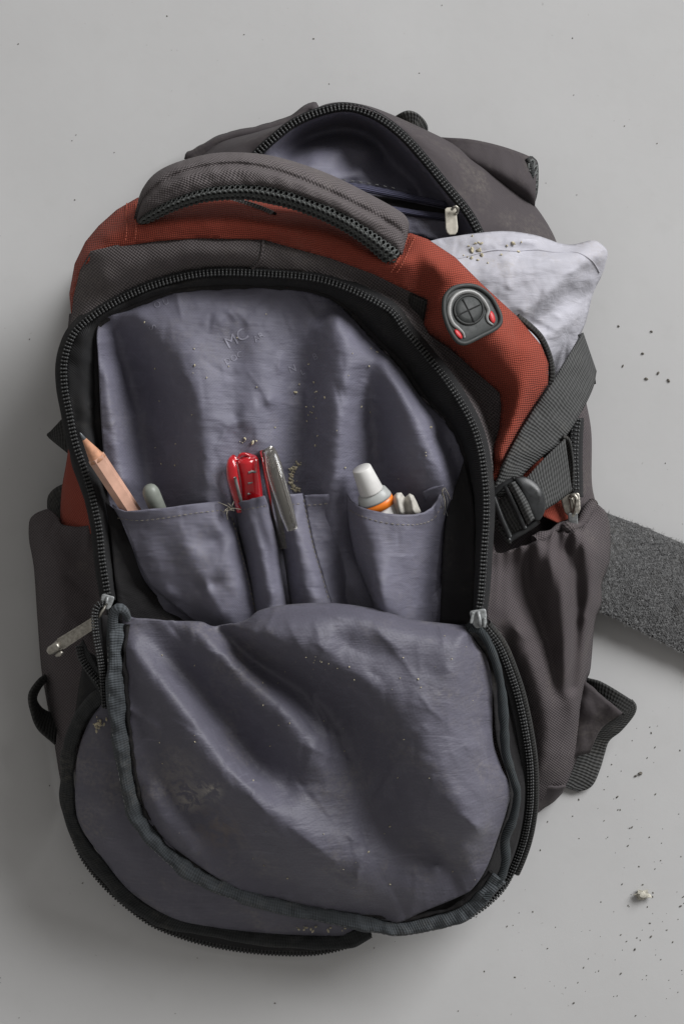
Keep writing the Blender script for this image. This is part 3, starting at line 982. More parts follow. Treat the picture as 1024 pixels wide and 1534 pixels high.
b1 = band('edge_binding', bl, bz, 25, M['bind'], flap, 240, (2.4, 17), 4.0)
q = offset_path(cat([(a, b, c + 1.0) for (a, b), c in zip(bl, bz)], step=14), -10, 0)
hp = cat([(a, b, c - 1.0) for (a, b), c in zip(bl, bz)], step=11)
hp = offset_path(hp, np.array([-14.5 + 3.0 * fbm(a, b, 14, 7.0) for a, b, c in hp]))
tube('binding_hem', hp, 1.25, M['black'], flap, seg=8, wob=0.8, seed=2.0)
stitches('binding_stitching', [(a, b, c - 1) for a, b, c in offset_path(q, 21, 0)], M['greythread'], flap, length=2.4)
# loop of binding at the top left where the flap turns over
tube('binding_fold', [(170, 990, 99), (169, 950, 104), (170, 922, 109), (178, 911, 112), (187, 916, 110), (192, 928, 104)], 3.6, M['bind'], flap, seg=10, flat=0.7, radii=[3.0, 3.6, 3.2, 3.0, 2.8, 2.0])
# right-hand part: round teal piping
tube('piping', [(701, 938, 113), (720, 946, 110), (737, 978, 106), (749, 1023, 101), (754, 1077, 97), (757, 1126, 92), (768, 1165, 87), (774, 1190, 83), (768, 1226, 77), (756, 1257, 71), (757, 1288, 67), (748, 1318, 63), (726, 1344, 60)], 2.5, M['bindteal'], flap, seg=12, wob=0.25)
# black inner web between piping and zip on the right
loft('flap_web', [[(700, 945, 104), (728, 985, 97), (738, 1040, 92), (744, 1110, 86), (764, 1183, 78), (750, 1243, 68), (729, 1290, 62), (700, 1328, 55), (660, 1350, 50), (620, 1364, 47), (580, 1368, 45)],
                  [(712, 940, 104), (745, 985, 94), (762, 1040, 85), (774, 1110, 76), (786, 1183, 62), (776, 1260, 44), (748, 1328, 34), (716, 1362, 34), (680, 1382, 38), (640, 1392, 40), (590, 1396, 40)]], M['black'], flap, n=70, m=8, thick=0.8, wr=(1.5, 25), seed=2)
# stretch of binding at the bottom right that bags out
# ---- dark outer binding + zip on the flap's far edge
ob = [(156, 1039), (138, 1052), (121, 1075), (107, 1110), (102, 1140), (101, 1195), (106, 1225), (123, 1264), (158, 1308), (197, 1350), (248, 1379), (314, 1391), (372, 1402), (450, 1410), (518, 1408), (552, 1394)]
oz = [92, 88, 80, 71, 64, 52, 45, 36, 29, 24, 20, 18, 17, 17, 19, 24]
b2 = band('gusset_binding', ob, oz, 23, M['binddark'], gus, 160, (2.2, 20), 6.0, under=6)
tz = [(100, 1200, 40), (103, 1225, 34), (110, 1250, 27), (127, 1288, 20), (158, 1327, 14), (197, 1362, 10), (236, 1388, 8), (294, 1409, 6), (353, 1421, 5), (411, 1427, 5), (470, 1427, 6), (518, 1417, 9), (555, 1400, 14)]
t2 = loft('flap_zip_tape', [offset_path(cat(tz, step=12), 22, 6), offset_path(cat(tz, step=12), 0, -0.6)] if False else [offset_path(cat(tz, step=12), -20, 8), offset_path(cat(tz, step=12), 3, -1.0)], M['tape'], gus, n=120, m=6, thick=0.7)
zip_teeth('flap_zip_teeth', tz, M['coil'], t2, side=-1)
rz = [(724, 938, 112), (748, 970, 104), (769, 1023, 92), (779, 1060, 86), (786, 1095, 80), (792, 1135, 72), (794, 1175, 63), (792, 1218, 52), (781, 1269, 38), (757, 1323, 26), (730, 1353, 22), (700, 1374, 20)]
t3 = loft('flap_zip_tape', [offset_path(cat(rz, step=12), 14, -1), offset_path(cat(rz, step=12), -2, -1.2)], M['tape'], flap, n=120, m=6, thick=0.7)
zip_teeth('flap_zip_teeth', rz, M['coil'], t3, side=-1, wide=3.0)
tube('zip_cord', offset_path(cat(rz, step=12)[:-8], -8, -2.5), 1.8, M['webdark'], t3, seg=8)
# left: the coil turning over beside the slider
lz = [(160, 904, 106), (148, 906, 108), (142, 920, 108), (144, 951, 106), (150, 985, 103), (155, 1020, 98), (158, 1062, 92)]
t4 = loft('flap_zip_tape', [offset_path(cat(lz, step=8), -9, -2.5), offset_path(cat(lz, step=8), 0, -0.8)], M['tape'], flap, n=50, m=5, thick=0.7)
zip_teeth('flap_zip_teeth', lz, M['coil'], t4, side=1, pitch=1.8, wide=2.8)
lz2 = [(118, 966, 82), (122, 985, 84), (133, 1003, 88), (150, 1024, 92), (157, 1045, 92)]
zip_teeth('flap_zip_teeth', lz2, M['coil'], t4, side=1, pitch=1.9, wide=3.0)
loft('flap_zip_tape', [[(124, 958, 80), (136, 985, 88), (158, 1020, 94)], [(116, 972, 79), (128, 1005, 84), (150, 1040, 88)]], M['binddark'], flap, n=20, m=6, thick=0.8)
loft('flap_side_web', [[(150, 920, 96), (153, 960, 95), (158, 1040, 90)], [(176, 925, 96), (176, 990, 97), (180, 1060, 92)]], M['black'], flap, n=20, m=6, thick=0.8)
loft('flap_side_web', [[(128, 975, 76), (118, 1030, 72), (108, 1100, 62)], [(158, 990, 88), (158, 1040, 88), (140, 1090, 76)]], M['tape'], flap, n=20, m=6, thick=0.8)

# ---- sliders
def slider(px, py, z, ang, mat, s=1.0, tab=None):
    c = np.array(P(px, py, z))
    a = math.radians(ang)
    d = np.array([math.cos(a), math.sin(a), 0])
    sd = np.array([-d[1], d[0], 0])
    v, f = [], []
    prof = [(-5.2, 2.6), (-3, 4.0), (1, 4.6), (4.4, 4.8), (5.4, 4.0)]
    for zz in (-1.6, 1.3):
        for x, wv in prof:
            for e in (-1, 1):
                v.append(c + (d * x * s + sd * wv * e * s) * 0.001 + np.array([0, 0, zz * s * 0.001]))
    n = len(prof) * 2
    for i in range(len(prof) - 1):
        q = 2 * i
        f.append((q, q + 2, q + 3, q + 1))
        f.append((n + q, n + q + 1, n + q + 3, n + q + 2))
        f.append((q, n + q, n + q + 2, q + 2))
        f.append((q + 1, q + 3, n + q + 3, n + q + 1))
    f.append((0, 1, n + 1, n))
    q = 2 * (len(prof) - 1)
    f.append((q, n + q, n + q + 1, q + 1))
    o = mesh_obj('zip_slider', v, f, mat, BP, smooth=False, bevel=0.7)
    br = []
    for t in np.linspace(0, math.pi, 9):
        br.append(c + (d * math.cos(t) * 4.0 * s) * 0.001 + np.array([0, 0, (1.2 + 2.2 * math.sin(t)) * s * 0.001]))
    br = np.array(br)
    verts, faces = [], []
    t_, s_, n_ = frames(br, up=tuple(sd))
    for i in range(len(br)):
        for j in range(8):
            an = 2 * math.pi * j / 8
            verts.append(br[i] + (s_[i] * math.cos(an) * 0.8 + n_[i] * math.sin(an) * 1.1) * s * 0.001)
    for i in range(len(br) - 1):
        for j in range(8):
            faces.append((i * 8 + j, i * 8 + (j + 1) % 8, (i + 1) * 8 + (j + 1) % 8, (i + 1) * 8 + j))
    mesh_obj('slider_bridge', verts, faces, mat, o)
    return o
sl = slider(160, 902, 103, 75, M['dullmetal'], 0.75)
sr = slider(717, 927, 116.5, 100, M['dullmetal'], 0.95)
for e in (-1, 1):          # the two raised cheeks of the right-hand slider
    box_between('slider_cheek', P(708 + (e + 1) * 8.5, 917 + (e + 1) * 4, 119), P(705 + (e + 1) * 10, 934 + (e + 1) * 3, 119), 1.6, 2.4, M['dullmetal'], sr, bevel=0.5)
# long metal pull on the left slider
def plate(name, a, b, w0, w1, th, mat, parent, z0, z1, slots=True, bevel=0.5):
    A, B = np.array(P(a[0], a[1], z0)), np.array(P(b[0], b[1], z1))
    d = B - A
    ln = np.linalg.norm(d)
    d /= ln
    s = np.cross(d, (0, 0, 1))
    s /= np.linalg.norm(s)
    u = np.cross(s, d)
    prof = [(0, w0 * 0.6), (0.06, w0), (0.75, w1), (0.9, w1 * 0.85), (1.0, w1 * 0.45)]
    v, f = [], []
    for zz in (-0.5, 0.5):
        for t, wv in prof:
            for e in (-1, 1):
                v.append(A + d * ln * t + s * e * wv * 0.0005 + u * zz * th * 0.001)
    n = len(prof) * 2
    for i in range(len(prof) - 1):
        q = 2 * i
        f += [(q, q + 2, q + 3, q + 1), (n + q, n + q + 1, n + q + 3, n + q + 2), (q, n + q, n + q + 2, q + 2), (q + 1, q + 3, n + q + 3, n + q + 1)]
    f.append((0, 1, n + 1, n))
    q = n - 2
    f.append((q, n + q, n + q + 1, q + 1))
    return mesh_obj(name, v, f, mat, parent, smooth=False, bevel=bevel), A, B, d, s, u
pl, A, B, d, s, u = plate('pull_tab', (144, 931), (80, 972), 5.6, 6.6, 1.4, M['metal'], sl, 101, 92)
for e in (-1, 1):
    box_between('pull_rim', A + s * e * 0.0026 + u * 0.0008, A + (B - A) * 0.82 + s * e * 0.003 + u * 0.0008, 0.9, 0.9, M['metal'], pl, bevel=0.25)
lathe('pull_knob', B - d * 0.005 + u * 0.001, B + d * 0.0035 + u * 0.001, [(0, 2.2), (0.2, 2.6), (0.75, 2.5), (0.95, 1.6), (1, 0.5)], M['metal'], pl, seg=16)
lathe('pull_knob', B - d * 0.004 - s * 0.0042, B + d * 0.001 - s * 0.0042, [(0, 1.0), (0.5, 1.7), (1, 0.6)], M['metal'], pl, seg=12)
tube('pull_ring', [(160, 904, 106), (152, 918, 107), (143, 931, 102)], 0.9, M['metal'], sl, seg=8)

# ---- grey upper front panel, between red and zip
GP = [(107, 478), (110, 445), (120, 405), (136, 376), (180, 366), (236, 358), (302, 354), (395, 356), (440, 369), (495, 384), (560, 407), (600, 427), (642, 446), (640, 480), (646, 500), (676, 520), (725, 562), (752, 590), (752, 642), (742, 680), (737, 720), (738, 780), (736, 860), (728, 915)]
inn = [tuple(q) for q in offset_path(cat(ZALL[8:], n=40), -6)[:, :2]]
gp_out = GP + list(reversed(inn))
gp_lines = [[(107, 478, 90), (110, 445, 96), (120, 405, 104), (136, 376, 112), (180, 366, 118), (236, 358, 121), (302, 354, 122), (395, 356, 120), (440, 369, 119), (495, 384, 117), (560, 407, 112), (600, 427, 108), (642, 446, 100), (644, 500, 92), (676, 520, 89), (725, 562, 86), (752, 590, 84), (752, 642, 82), (742, 680, 80), (738, 780, 84), (736, 860, 92), (728, 915, 100)],
            [tuple(q) for q in offset_path(cat(ZALL[8:], n=40), -6, -3.0)],
            [(160, 420, 113), (220, 393, 119), (300, 380, 122), (385, 382, 121)],
            [(440, 392, 117), (500, 406, 112), (560, 430, 104), (610, 462, 98)],
            [(650, 520, 90), (690, 565, 85), (720, 610, 82), (735, 660, 82)]]
gpf = Field(gp_lines, soft=8, step=14)
gp = patch('upper_front_panel', gp_out, gpf, M['grey'], BP, step=5, thick=1.2, wr=(1.2, 50), seed=9.0, ang=8, smooth_outline=False)
q = cat([(394, 357), (393, 374), (388, 392), (378, 402)], step=8)
tube('panel_seam', [(a, b, c + 0.4) for (a, b), c in zip(q, gpf(q))], 0.9, M['grey'], gp, seg=8)
stitches('seam_stitching', [(a - 5, b, c + 1.3) for (a, b), c in zip(q, gpf(q))], M['greythread'], gp, length=1.8)
# loose grey gusset tuck below the red at the shoulder
loft('gusset_tuck', [[(600, 432, 102), (625, 446, 104), (640, 454, 102)], [(600, 452, 92), (618, 470, 96), (634, 486, 95)], [(610, 478, 86), (628, 500, 88), (644, 508, 88)]], M['webdark'], gp, n=20, m=10, thick=0.8)

# ---- red panel over the top and down the right shoulder
RP = [(107, 472), (104, 440), (112, 395), (128, 362), (148, 338), (175, 314), (206, 296), (260, 292), (335, 290), (405, 306), (470, 318), (540, 345), (588, 370), (602, 352), (614, 349), (640, 358), (681, 385), (722, 426), (774, 474), (810, 517), (821, 545), (820, 577), (793, 620), (760, 678), (739, 720),
      (734, 712), (737, 675), (747, 642), (750, 607), (747, 588), (722, 566), (673, 522), (643, 502), (634, 486), (640, 449), (596, 429), (560, 411), (495, 387), (440, 372), (395, 359), (302, 357), (236, 361), (180, 369), (138, 378), (122, 408), (112, 445)]
rl = [
    [(107, 472, 84), (104, 440, 80), (112, 395, 82), (128, 362, 84), (148, 338, 86), (175, 314, 88), (206, 296, 90), (260, 292, 92), (335, 290, 94), (405, 306, 98), (470, 318, 100), (540, 345, 102), (588, 370, 106)],
    [(614, 349, 108), (640, 358, 108), (681, 385, 106), (722, 426, 102), (774, 474, 94), (810, 517, 86), (821, 545, 80), (820, 577, 78), (793, 620, 80), (760, 678, 84), (739, 720, 88)],
    [(734, 712, 82), (737, 675, 84), (747, 642, 85), (750, 607, 86), (747, 588, 87), (722, 566, 90), (673, 522, 95), (643, 502, 98), (634, 486, 101), (640, 449, 104), (596, 429, 110), (560, 411, 115), (495, 387, 119), (440, 372, 121), (395, 359, 123), (302, 357, 124), (236, 361, 123), (180, 369, 118), (138, 378, 110), (122, 408, 102), (112, 445, 94)],
    [(160, 352, 112), (206, 338, 121), (260, 330, 126), (330, 330, 128), (400, 333, 128), (460, 345, 127), (520, 364, 124), (570, 386, 121), (610, 392, 122)],
    [(215, 312, 106), (290, 306, 108), (360, 306, 109), (410, 318, 112), (470, 327, 114), (530, 350, 116)],
    [(640, 385, 120), (672, 412, 121), (690, 440, 121), (720, 472, 119), (752, 505, 115), (775, 545, 110), (780, 585, 105), (765, 640, 99), (748, 685, 95)],
    [(650, 425, 115), (648, 460, 112), (655, 490, 113), (690, 512, 110), (738, 552, 104), (766, 592, 98), (758, 640, 93)],
    [(625, 400, 117), (640, 420, 112), (646, 440, 110)], [(655, 400, 122), (660, 430, 118)], [(690, 405, 117), (680, 430, 119)],
    [(795, 520, 103), (804, 548, 97), (800, 580, 93), (775, 630, 92)],
]
rf = Field(rl, soft=8, step=14)
red = patch('red_panel', RP, rf, M['red'], BP, step=5, thick=1.3, wr=(1.0, 45), seed=11.0, ang=-38, smooth_outline=False)
for off in (0, 9):          # rows of bar-tack stitching where the handle is sewn on
    q = cat([(612 + off, 352 + off * 0.3), (604 + off, 372), (594 + off, 394), (584 + off, 410)], step=8)
    stitches('bar_tack', [(a, b, c + 1.6) for (a, b), c in zip(q, rf(q))], M['redthread'], red, length=1.5, gap=0.3, r=0.35)
for off in (0, 14):
    q = cat([(204 - off, 304), (203 - off, 325), (204 - off, 345), (202 - off, 363)], step=8)
    stitches('bar_tack', [(a, b, c + 1.6) for (a, b), c in zip(q, rf(q))], M['redthread'], red, length=1.5, gap=0.3, r=0.35)
# dark piping cord on the right shoulder edge
tube('shoulder_piping', [(774, 474, 92), (792, 488, 90), (810, 507, 86), (822, 535, 80), (826, 560, 78), (822, 578, 76)], 1.9, M['webdark'], red, seg=10)

# red side wall on the left, mostly hidden
sidew = loft('red_side_panel', [[(104, 660, 74), (100, 690, 66), (92, 740, 52), (90, 800, 44)], [(124, 690, 80), (132, 720, 80), (142, 760, 80), (150, 800, 80)]], M['red'], BP, n=24, m=10, bulge=4, thick=1.2)
loft('left_side_panel', [[(104, 470, 82), (98, 540, 60), (100, 620, 50), (104, 690, 46)], [(112, 470, 88), (108, 540, 88), (114, 620, 86), (126, 700, 84)]], M['side'], BP, n=24, m=8, thick=1.0)
loft('zip_facing', [[(104, 650, 84), (106, 690, 80), (118, 725, 80), (134, 770, 82), (142, 800, 84)], [(112, 650, 92), (126, 700, 92), (140, 750, 92), (148, 800, 92)]], M['tape'], BP, n=24, m=6, thick=0.9, wr=(2, 18), seed=3)
loft('left_wall', [[(150, 800, 60), (158, 900, 60), (150, 960, 60)], [(152, 800, 94), (160, 900, 96), (165, 960, 92)]], M['black'], BP, n=20, m=6, thick=0.8)

# ---- carry handle
hu = [(203, 337, 112), (206, 305, 118), (214, 282, 122), (232, 260, 124), (262, 244, 126), (310, 231, 128), (350, 228, 129), (400, 232, 129), (450, 245, 128), (500, 264, 126), (550, 289, 124), (598, 316, 121), (611, 331, 119), (612, 345, 118)]
hc = [(203, 338, 113), (209, 312, 124), (220, 292, 130), (245, 272, 135), (275, 258, 138), (315, 249, 140), (365, 247, 141), (421, 259, 141), (477, 281, 139), (520, 301, 136), (560, 322, 132), (590, 340, 128), (604, 352, 123), (609, 358, 119)]
hl = [(203, 339, 113), (212, 326, 122), (226, 316, 129), (250, 303, 136), (278, 291, 140), (316, 281, 143), (370, 277, 144), (425, 285, 144), (475, 302, 142), (518, 322, 138), (555, 345, 133), (582, 364, 128), (597, 375, 123), (602, 382, 119)]
hm = [(204, 340, 112), (216, 336, 120), (232, 329, 127), (258, 317, 133), (284, 308, 136), (316, 301, 138), (370, 299, 139), (425, 310, 139), (470, 325, 137), (512, 345, 133), (545, 367, 129), (568, 387, 124), (580, 398, 119), (584, 403, 117)]
def mids(a, b, t, dz):
    A, B = cat(a, n=40), cat(b, n=40)
    r = A * (1 - t) + B * t
    r[:, 2] += dz * np.sin(np.linspace(0, math.pi, 40)) ** 0.3
    return r
uu = mids(hu, hu, 0, 0)
under = uu.copy()
under[:, 2] -= 9
under[:, 1] += 4
hand = loft('carry_handle', [under, hu, mids(hu, hc, 0.35, 4.5), mids(hu, hc, 0.7, 4.0), hc, mids(hc, hl, 0.3, 4.0), mids(hc, hl, 0.72, 3.2), hl], M['grey'], BP, n=130, m=35, thick=1.5, wr=(1.5, 28), seed=3)
padlow = mids(hm, hm, 0, 0)
padlow[:, 2] -= 7
padlow[:, 1] -= 6
pad = loft('mesh_pad', [mids(hl, hl, 0, -2), mids(hl, hm, 0.5, 1.0), hm, padlow], M['meshbase'], hand, n=110, m=12, thick=1.0)
# net of small hexagonal cells over the pad
def net(name, e0, e1, rows, bulge, cell, parent, r=0.55, e2=None):
    A, B = cat(e0, n=200), cat(e1, n=200)
    V, F = [], []
    La = np.concatenate([[0], np.cumsum(np.linalg.norm(np.diff((A + B)[:, :2] / 2, axis=0), axis=1))])
    nc = int(La[-1] / cell)
    T = []
    for k in range(8):
        a = 2 * math.pi * (k + 0.5) / 8
        T.append((math.cos(a), math.sin(a)))
    for j in range(rows):
        for i in range(nc):
            s = (i + 0.5 + (0.5 if j % 2 else 0)) * cell
            if s > La[-1] - 4 or s < 4:
                continue
            t = (j + 0.5) / rows
            def at(s_, t_):
                a = np.array([np.interp(s_, La, A[:, k]) for k in range(3)])
                b = np.array([np.interp(s_, La, B[:, k]) for k in range(3)])
                p = a * (1 - t_) + b * t_
                p[2] += bulge * math.sin(math.pi * min(1, max(0, t_)))
                return np.array(P(*p))
            o = at(s, t)
            ex = at(s + cell * 0.5, t) - o
            ey = at(s, t + 0.5 / rows) - o
            nn = np.cross(ex, ey)
            nn /= np.linalg.norm(nn) + 1e-12
            if nn[2] < 0:
                nn = -nn
            b0 = len(V)
            for (cx, cy) in T:
                V.append(o + ex * cx * 1.12 + ey * cy * 1.2 - nn * 0.0003)
                V.append(o + ex * cx * 0.86 + ey * cy * 0.92 + nn * 0.0008)
                V.append(o + ex * cx * 0.66 + ey * cy * 0.68 - nn * 0.0003)
            for k in range(8):
                k2 = (k + 1) % 8
                for e in range(2):
                    F.append((b0 + 3 * k + e, b0 + 3 * k2 + e, b0 + 3 * k2 + e + 1, b0 + 3 * k + e + 1))
    return mesh_obj(name, V, F, M['mesh'], parent, kind='stuff')
net('mesh_net', mids(hl, hl, 0, -1), mids(hm, hm, 0, 0), 3, 3.0, 8.0, pad)
# dotted reflective zip seen under the handle
zz = [(a, b, rf.at(a, b) + 1.2) for a, b in ((334, 297), (350, 299), (366, 304), (382, 309), (397, 315), (412, 322))]
hz = loft('top_zip_tape', [offset_path(cat(zz, step=10), 4, -1), offset_path(cat(zz, step=10), -4, -1)], M['tape'], BP, n=20, m=3, thick=0.6)
zip_teeth('top_zip_teeth', zz, M['silver'], hz, side=1, pitch=2.0, wide=2.2, hgt=1.0)

# ---- rubber headphone port on the red shoulder
gx = (rf.at(718, 468) - rf.at(694, 468)) / 24
gy = (rf.at(706, 482) - rf.at(706, 456)) / 26
z0 = rf.at(706, 470) + 2.2
gx, gy = gx * 0.8, gy * 0.8
def bz_(x, y, dz=0.0):
    return (x, y, z0 + gx * (x - 706) + gy * (y - 470) + dz)
bo_ = [(664.5, 444), (673, 433), (686, 427), (706, 426), (722, 432), (736, 444), (745, 459), (751, 474), (750, 486), (740, 495), (722, 504), (700, 515), (690, 516), (682, 511), (671, 494), (664, 474), (662.5, 457)]
bc = cat(bo_, n=61, closed=True)
cen = bc.mean(0)
def plate_poly(name, poly, z_lo, z_hi, mat, parent, dome=0.0):
    n = len(poly)
    c = poly.mean(0)
    rings = [(1.0, z_lo), (1.0, z_hi - 0.4), (0.97, z_hi), (0.6, z_hi + dome * 0.8), (0.02, z_hi + dome)]
    v, f = [], []
    for sc_, dz in rings:
        for q in poly:
            p = c + (q - c) * sc_
            v.append(P(*bz_(p[0], p[1], dz)))
    for i in range(len(rings) - 1):
        for j in range(n):
            f.append((i * n + j, i * n + (j + 1) % n, (i + 1) * n + (j + 1) % n, (i + 1) * n + j))
    f.append(tuple(range((len(rings) - 1) * n, len(rings) * n)))
    f.append(tuple(reversed(range(n))))
    return mesh_obj(name, v, f, mat, parent)
badge = plate_poly('headphone_port', bc, -9, 0.6, M['rubber'], BP)
tube('port_rim', [bz_(x, y, 1.0) for x, y in cen + (np.array(bo_) - cen) * 0.955], 1.25, M['rubber'], badge, seg=10, closed=True, step=3)
circ = np.array([(701.5 + 21.5 * math.cos(a), 464 + 21.5 * math.sin(a)) for a in np.linspace(0, 2 * math.pi, 40, endpoint=False)])
tube('port_ring', [bz_(x, y, 0.9) for x, y in circ], 0.8, M['rubberin'], badge, seg=8, closed=True, step=3)
plate_poly('port_disc', 701.5 * np.array([1, 0]) + np.array([0, 464]) + (circ - np.array([701.5, 464])) * 0.93, 0, 1.3, M['rubber'], badge, dome=0.4)
sv = [(695.2, 506), (693, 499), (686, 492), (678, 485), (672.8, 474), (672, 461.5), (676, 449), (685.5, 440), (699, 436.5), (712, 440), (722.5, 449.5), (729, 460), (731, 467), (728.5, 474), (730.5, 481.5), (738, 487)]
tube('port_trim', [bz_(x, y, 1.1) for x, y in sv], 1.25, M['silver'], badge, seg=10, flat=0.7, step=2, radii=[0.6, 0.9, 1.2, 1.35, 1.4, 1.35, 1.35, 1.35, 1.35, 1.35, 1.4, 1.4, 1.3, 1.1, 0.8, 0.6])
for (ex, ey, ea, la, lb) in ((736.4, 475, 75, 9.5, 4.2), (686, 500.5, 52, 8.5, 3.6)):
    c_, s_ = math.cos(math.radians(ea)), math.sin(math.radians(ea))
    el = np.array([(ex + la * math.cos(a) * c_ - lb * math.sin(a) * s_, ey + la * math.cos(a) * s_ + lb * math.sin(a) * c_) for a in np.linspace(0, 2 * math.pi, 24, endpoint=False)])
    plate_poly('port_inlay', el, 0, 1.4, M['badgered'], badge, dome=0.5)
for a, b in (((692.5, 448), (710, 483)), ((683.5, 473), (718.5, 456.5))):
    box_between('port_slit', P(*bz_(a[0], a[1], 1.75)), P(*bz_(b[0], b[1], 1.75)), 0.75, 0.5, M['meshbase'], badge, bevel=0.1)

# ---- main compartment behind: outer panel, zip, lining, inner pocket
mz = [(372, 246, 54), (388, 227, 56), (410, 207, 58), (440, 184, 60), (477, 168, 61), (514, 160, 62), (545, 166, 62), (577, 182, 62), (610, 210, 63), (640, 244, 64), (670, 281, 65), (700, 318, 66), (718, 350, 66), (730, 375, 66)]
mo = [(292, 246, 22), (330, 214, 20), (388, 197, 24), (437, 181, 30), (465, 168, 36), (485, 157, 42), (515, 153, 46), (555, 160, 46), (600, 178, 42), (659, 206, 36), (707, 232, 30), (751, 262, 26), (796, 307, 22), (826, 355, 22), (838, 400, 22)]
mm = [tuple((np.array(a) * 0.5 + np.array(b) * 0.5) + np.array([0, 0, 9])) for a, b in zip(cat(mz, n=16), cat(mo, n=16))]
lowr = [(a, b, 2) for a, b, c in cat(mo, n=16)]
main = loft('main_compartment_panel', [mz, mm, mo, lowr], M['smooth'], BP, n=100, m=24, thick=1.3, wr=(1.6, 60), seed=13)
mt = loft('main_zip_tape', [offset_path(cat(mz, step=12), -7, 0.8), offset_path(cat(mz, step=12), 7, 0.5)], M['tape'], main, n=100, m=4, thick=0.8)
zip_teeth('main_zip_teeth', [(a, b, c + 1.6) for a, b, c in mz], M['coil'], mt, side=1, pitch=2.2, wide=3.0)
MO = [(380, 250), (400, 225), (420, 207), (448, 189), (480, 175), (514, 168), (545, 173), (575, 190), (604, 216), (634, 250), (664, 287), (694, 324), (712, 356), (720, 400), (600, 400), (480, 330), (420, 300), (340, 300), (350, 270)]
ml = [[(380, 250, 50), (400, 225, 53), (420, 207, 55), (448, 189, 57), (480, 175, 58), (514, 168, 59), (545, 173, 59), (575, 190, 59), (604, 216, 60), (634, 250, 60), (664, 287, 61), (694, 324, 62), (712, 356, 62)],
      [(430, 222, 36), (470, 200, 24), (520, 192, 18), (560, 205, 18), (590, 235, 22), (620, 270, 26), (650, 305, 30), (680, 345, 32)],
      [(440, 240, 46), (480, 222, 42), (520, 214, 34), (555, 225, 30)],
      [(440, 270, 54), (490, 262, 52), (530, 262, 44), (570, 270, 36), (610, 285, 32)],
      [(500, 245, 48), (512, 270, 47)], [(520, 240, 38), (528, 270, 40)],
      [(420, 300, 56), (500, 310, 54), (560, 320, 44), (620, 345, 38), (680, 380, 36)],
      [(340, 300, 58), (420, 300, 60), (480, 330, 60), (600, 400, 56), (720, 400, 56)]]
mlf = Field(ml, soft=7, step=12)
mlin = patch('main_lining', MO, mlf, M['lining'], BP, step=5, thick=0.8, wr=(1.5, 40), seed=15.0)
# inner zip pocket: two ribbed navy tapes with a dark slot between, a cloth strip below
t1 = loft('inner_zip_tape', [[(500, 270, 56), (545, 276, 53), (600, 287, 50), (668, 302, 50)], [(505, 281, 57), (545, 288, 54), (600, 298, 51), (668, 312, 50)]], M['navy'], mlin, n=40, m=5, thick=0.8, bulge=1.5)
loft('inner_zip_slot', [[(505, 283, 50), (545, 290, 47), (600, 300, 45), (668, 314, 45)], [(560, 304, 50), (590, 311, 48), (620, 316, 46), (668, 324, 45)]], M['black'], mlin, n=40, m=4, thick=0.6)
loft('inner_zip_tape', [[(556, 302, 58), (590, 309, 54), (620, 314, 52), (668, 320, 50)], [(566, 313, 59), (595, 319, 55), (625, 324, 53), (668, 331, 51)]], M['navy'], mlin, n=40, m=5, thick=0.8, bulge=1.5)
loft('inner_pocket', [[(570, 314, 56), (600, 321, 53), (630, 326, 51), (672, 333, 50)], [(600, 345, 52), (625, 352, 50), (650, 358, 50), (690, 370, 49)]], M['lining'], mlin, n=30, m=8, thick=0.8, wr=(2, 25), seed=3)
stitches('lining_stitching', [(500, 267, 58), (520, 270, 56), (560, 276, 53), (600, 284, 51)], M['greythread'], mlin, length=2.6, gap=2.2, r=0.4)
pt, A, B, d, s, u = plate('main_pull_tab', (674, 311), (677, 352), 6.4, 7.0, 1.6, M['tab'], mt, 69, 72)
tube('pull_ring', [(676, 314, 72), (681, 309, 75), (686, 313, 73), (683, 320, 71)], 0.8, M['metal'], mt, seg=8)

# ---- shoulder straps and webbing showing around the edges (all sewn to the pack)
loft('shoulder_strap', [[(276, 238, 16), (284, 228, 18), (328, 208, 20), (388, 194, 22), (436, 180, 22), (458, 162, 22), (470, 164, 22)], [(300, 262, 10), (310, 256, 14), (350, 240, 14), (400, 228, 14), (440, 214, 14), (470, 200, 14), (500, 190, 14)]], M['smooth'], BP, n=50, m=8, thick=6, wr=(0.8, 40), seed=2)
loft('hanging_loop', [[(586, 178, 26), (600, 170, 34), (614, 167, 36), (630, 174, 34), (640, 188, 24), (640, 205, 10)], [(600, 196, 24), (610, 190, 30), (618, 188, 32), (622, 194, 30), (624, 204, 22), (624, 215, 10)]], M['webbing'], BP, n=36, m=8, thick=1.6)
ss = loft('shoulder_strap', [[(640, 204, 22), (668, 206, 30), (707, 209, 34), (751, 219, 33), (790, 233, 30), (803, 242, 26)], [(660, 232, 30), (700, 240, 38), (740, 256, 40), (770, 270, 38), (792, 282, 34), (802, 288, 28)], [(690, 262, 20), (730, 280, 22), (760, 296, 22), (785, 306, 20), (794, 312, 18), (800, 316, 16)]], M['smooth'], BP, n=60, m=16, thick=3, wr=(0.8, 35), seed=4)
net('strap_mesh', [(795, 236, 30), (804, 246, 27), (805, 270, 25), (803, 290, 22), (797, 312, 16)], [(782, 262, 32), (786, 268, 31), (788, 278, 30), (788, 290, 28), (784, 306, 22)], 2, 2, 9, ss)
loft('strap_end_roll', [[(797, 234, 28), (805, 244, 22), (806, 270, 18), (804, 292, 16), (797, 314, 12)], [(790, 236, 33), (797, 250, 33), (798, 272, 31), (796, 292, 28), (790, 310, 20)]], M['binddark'], ss, n=30, m=6, thick=2, wr=(1.5, 12), seed=3)

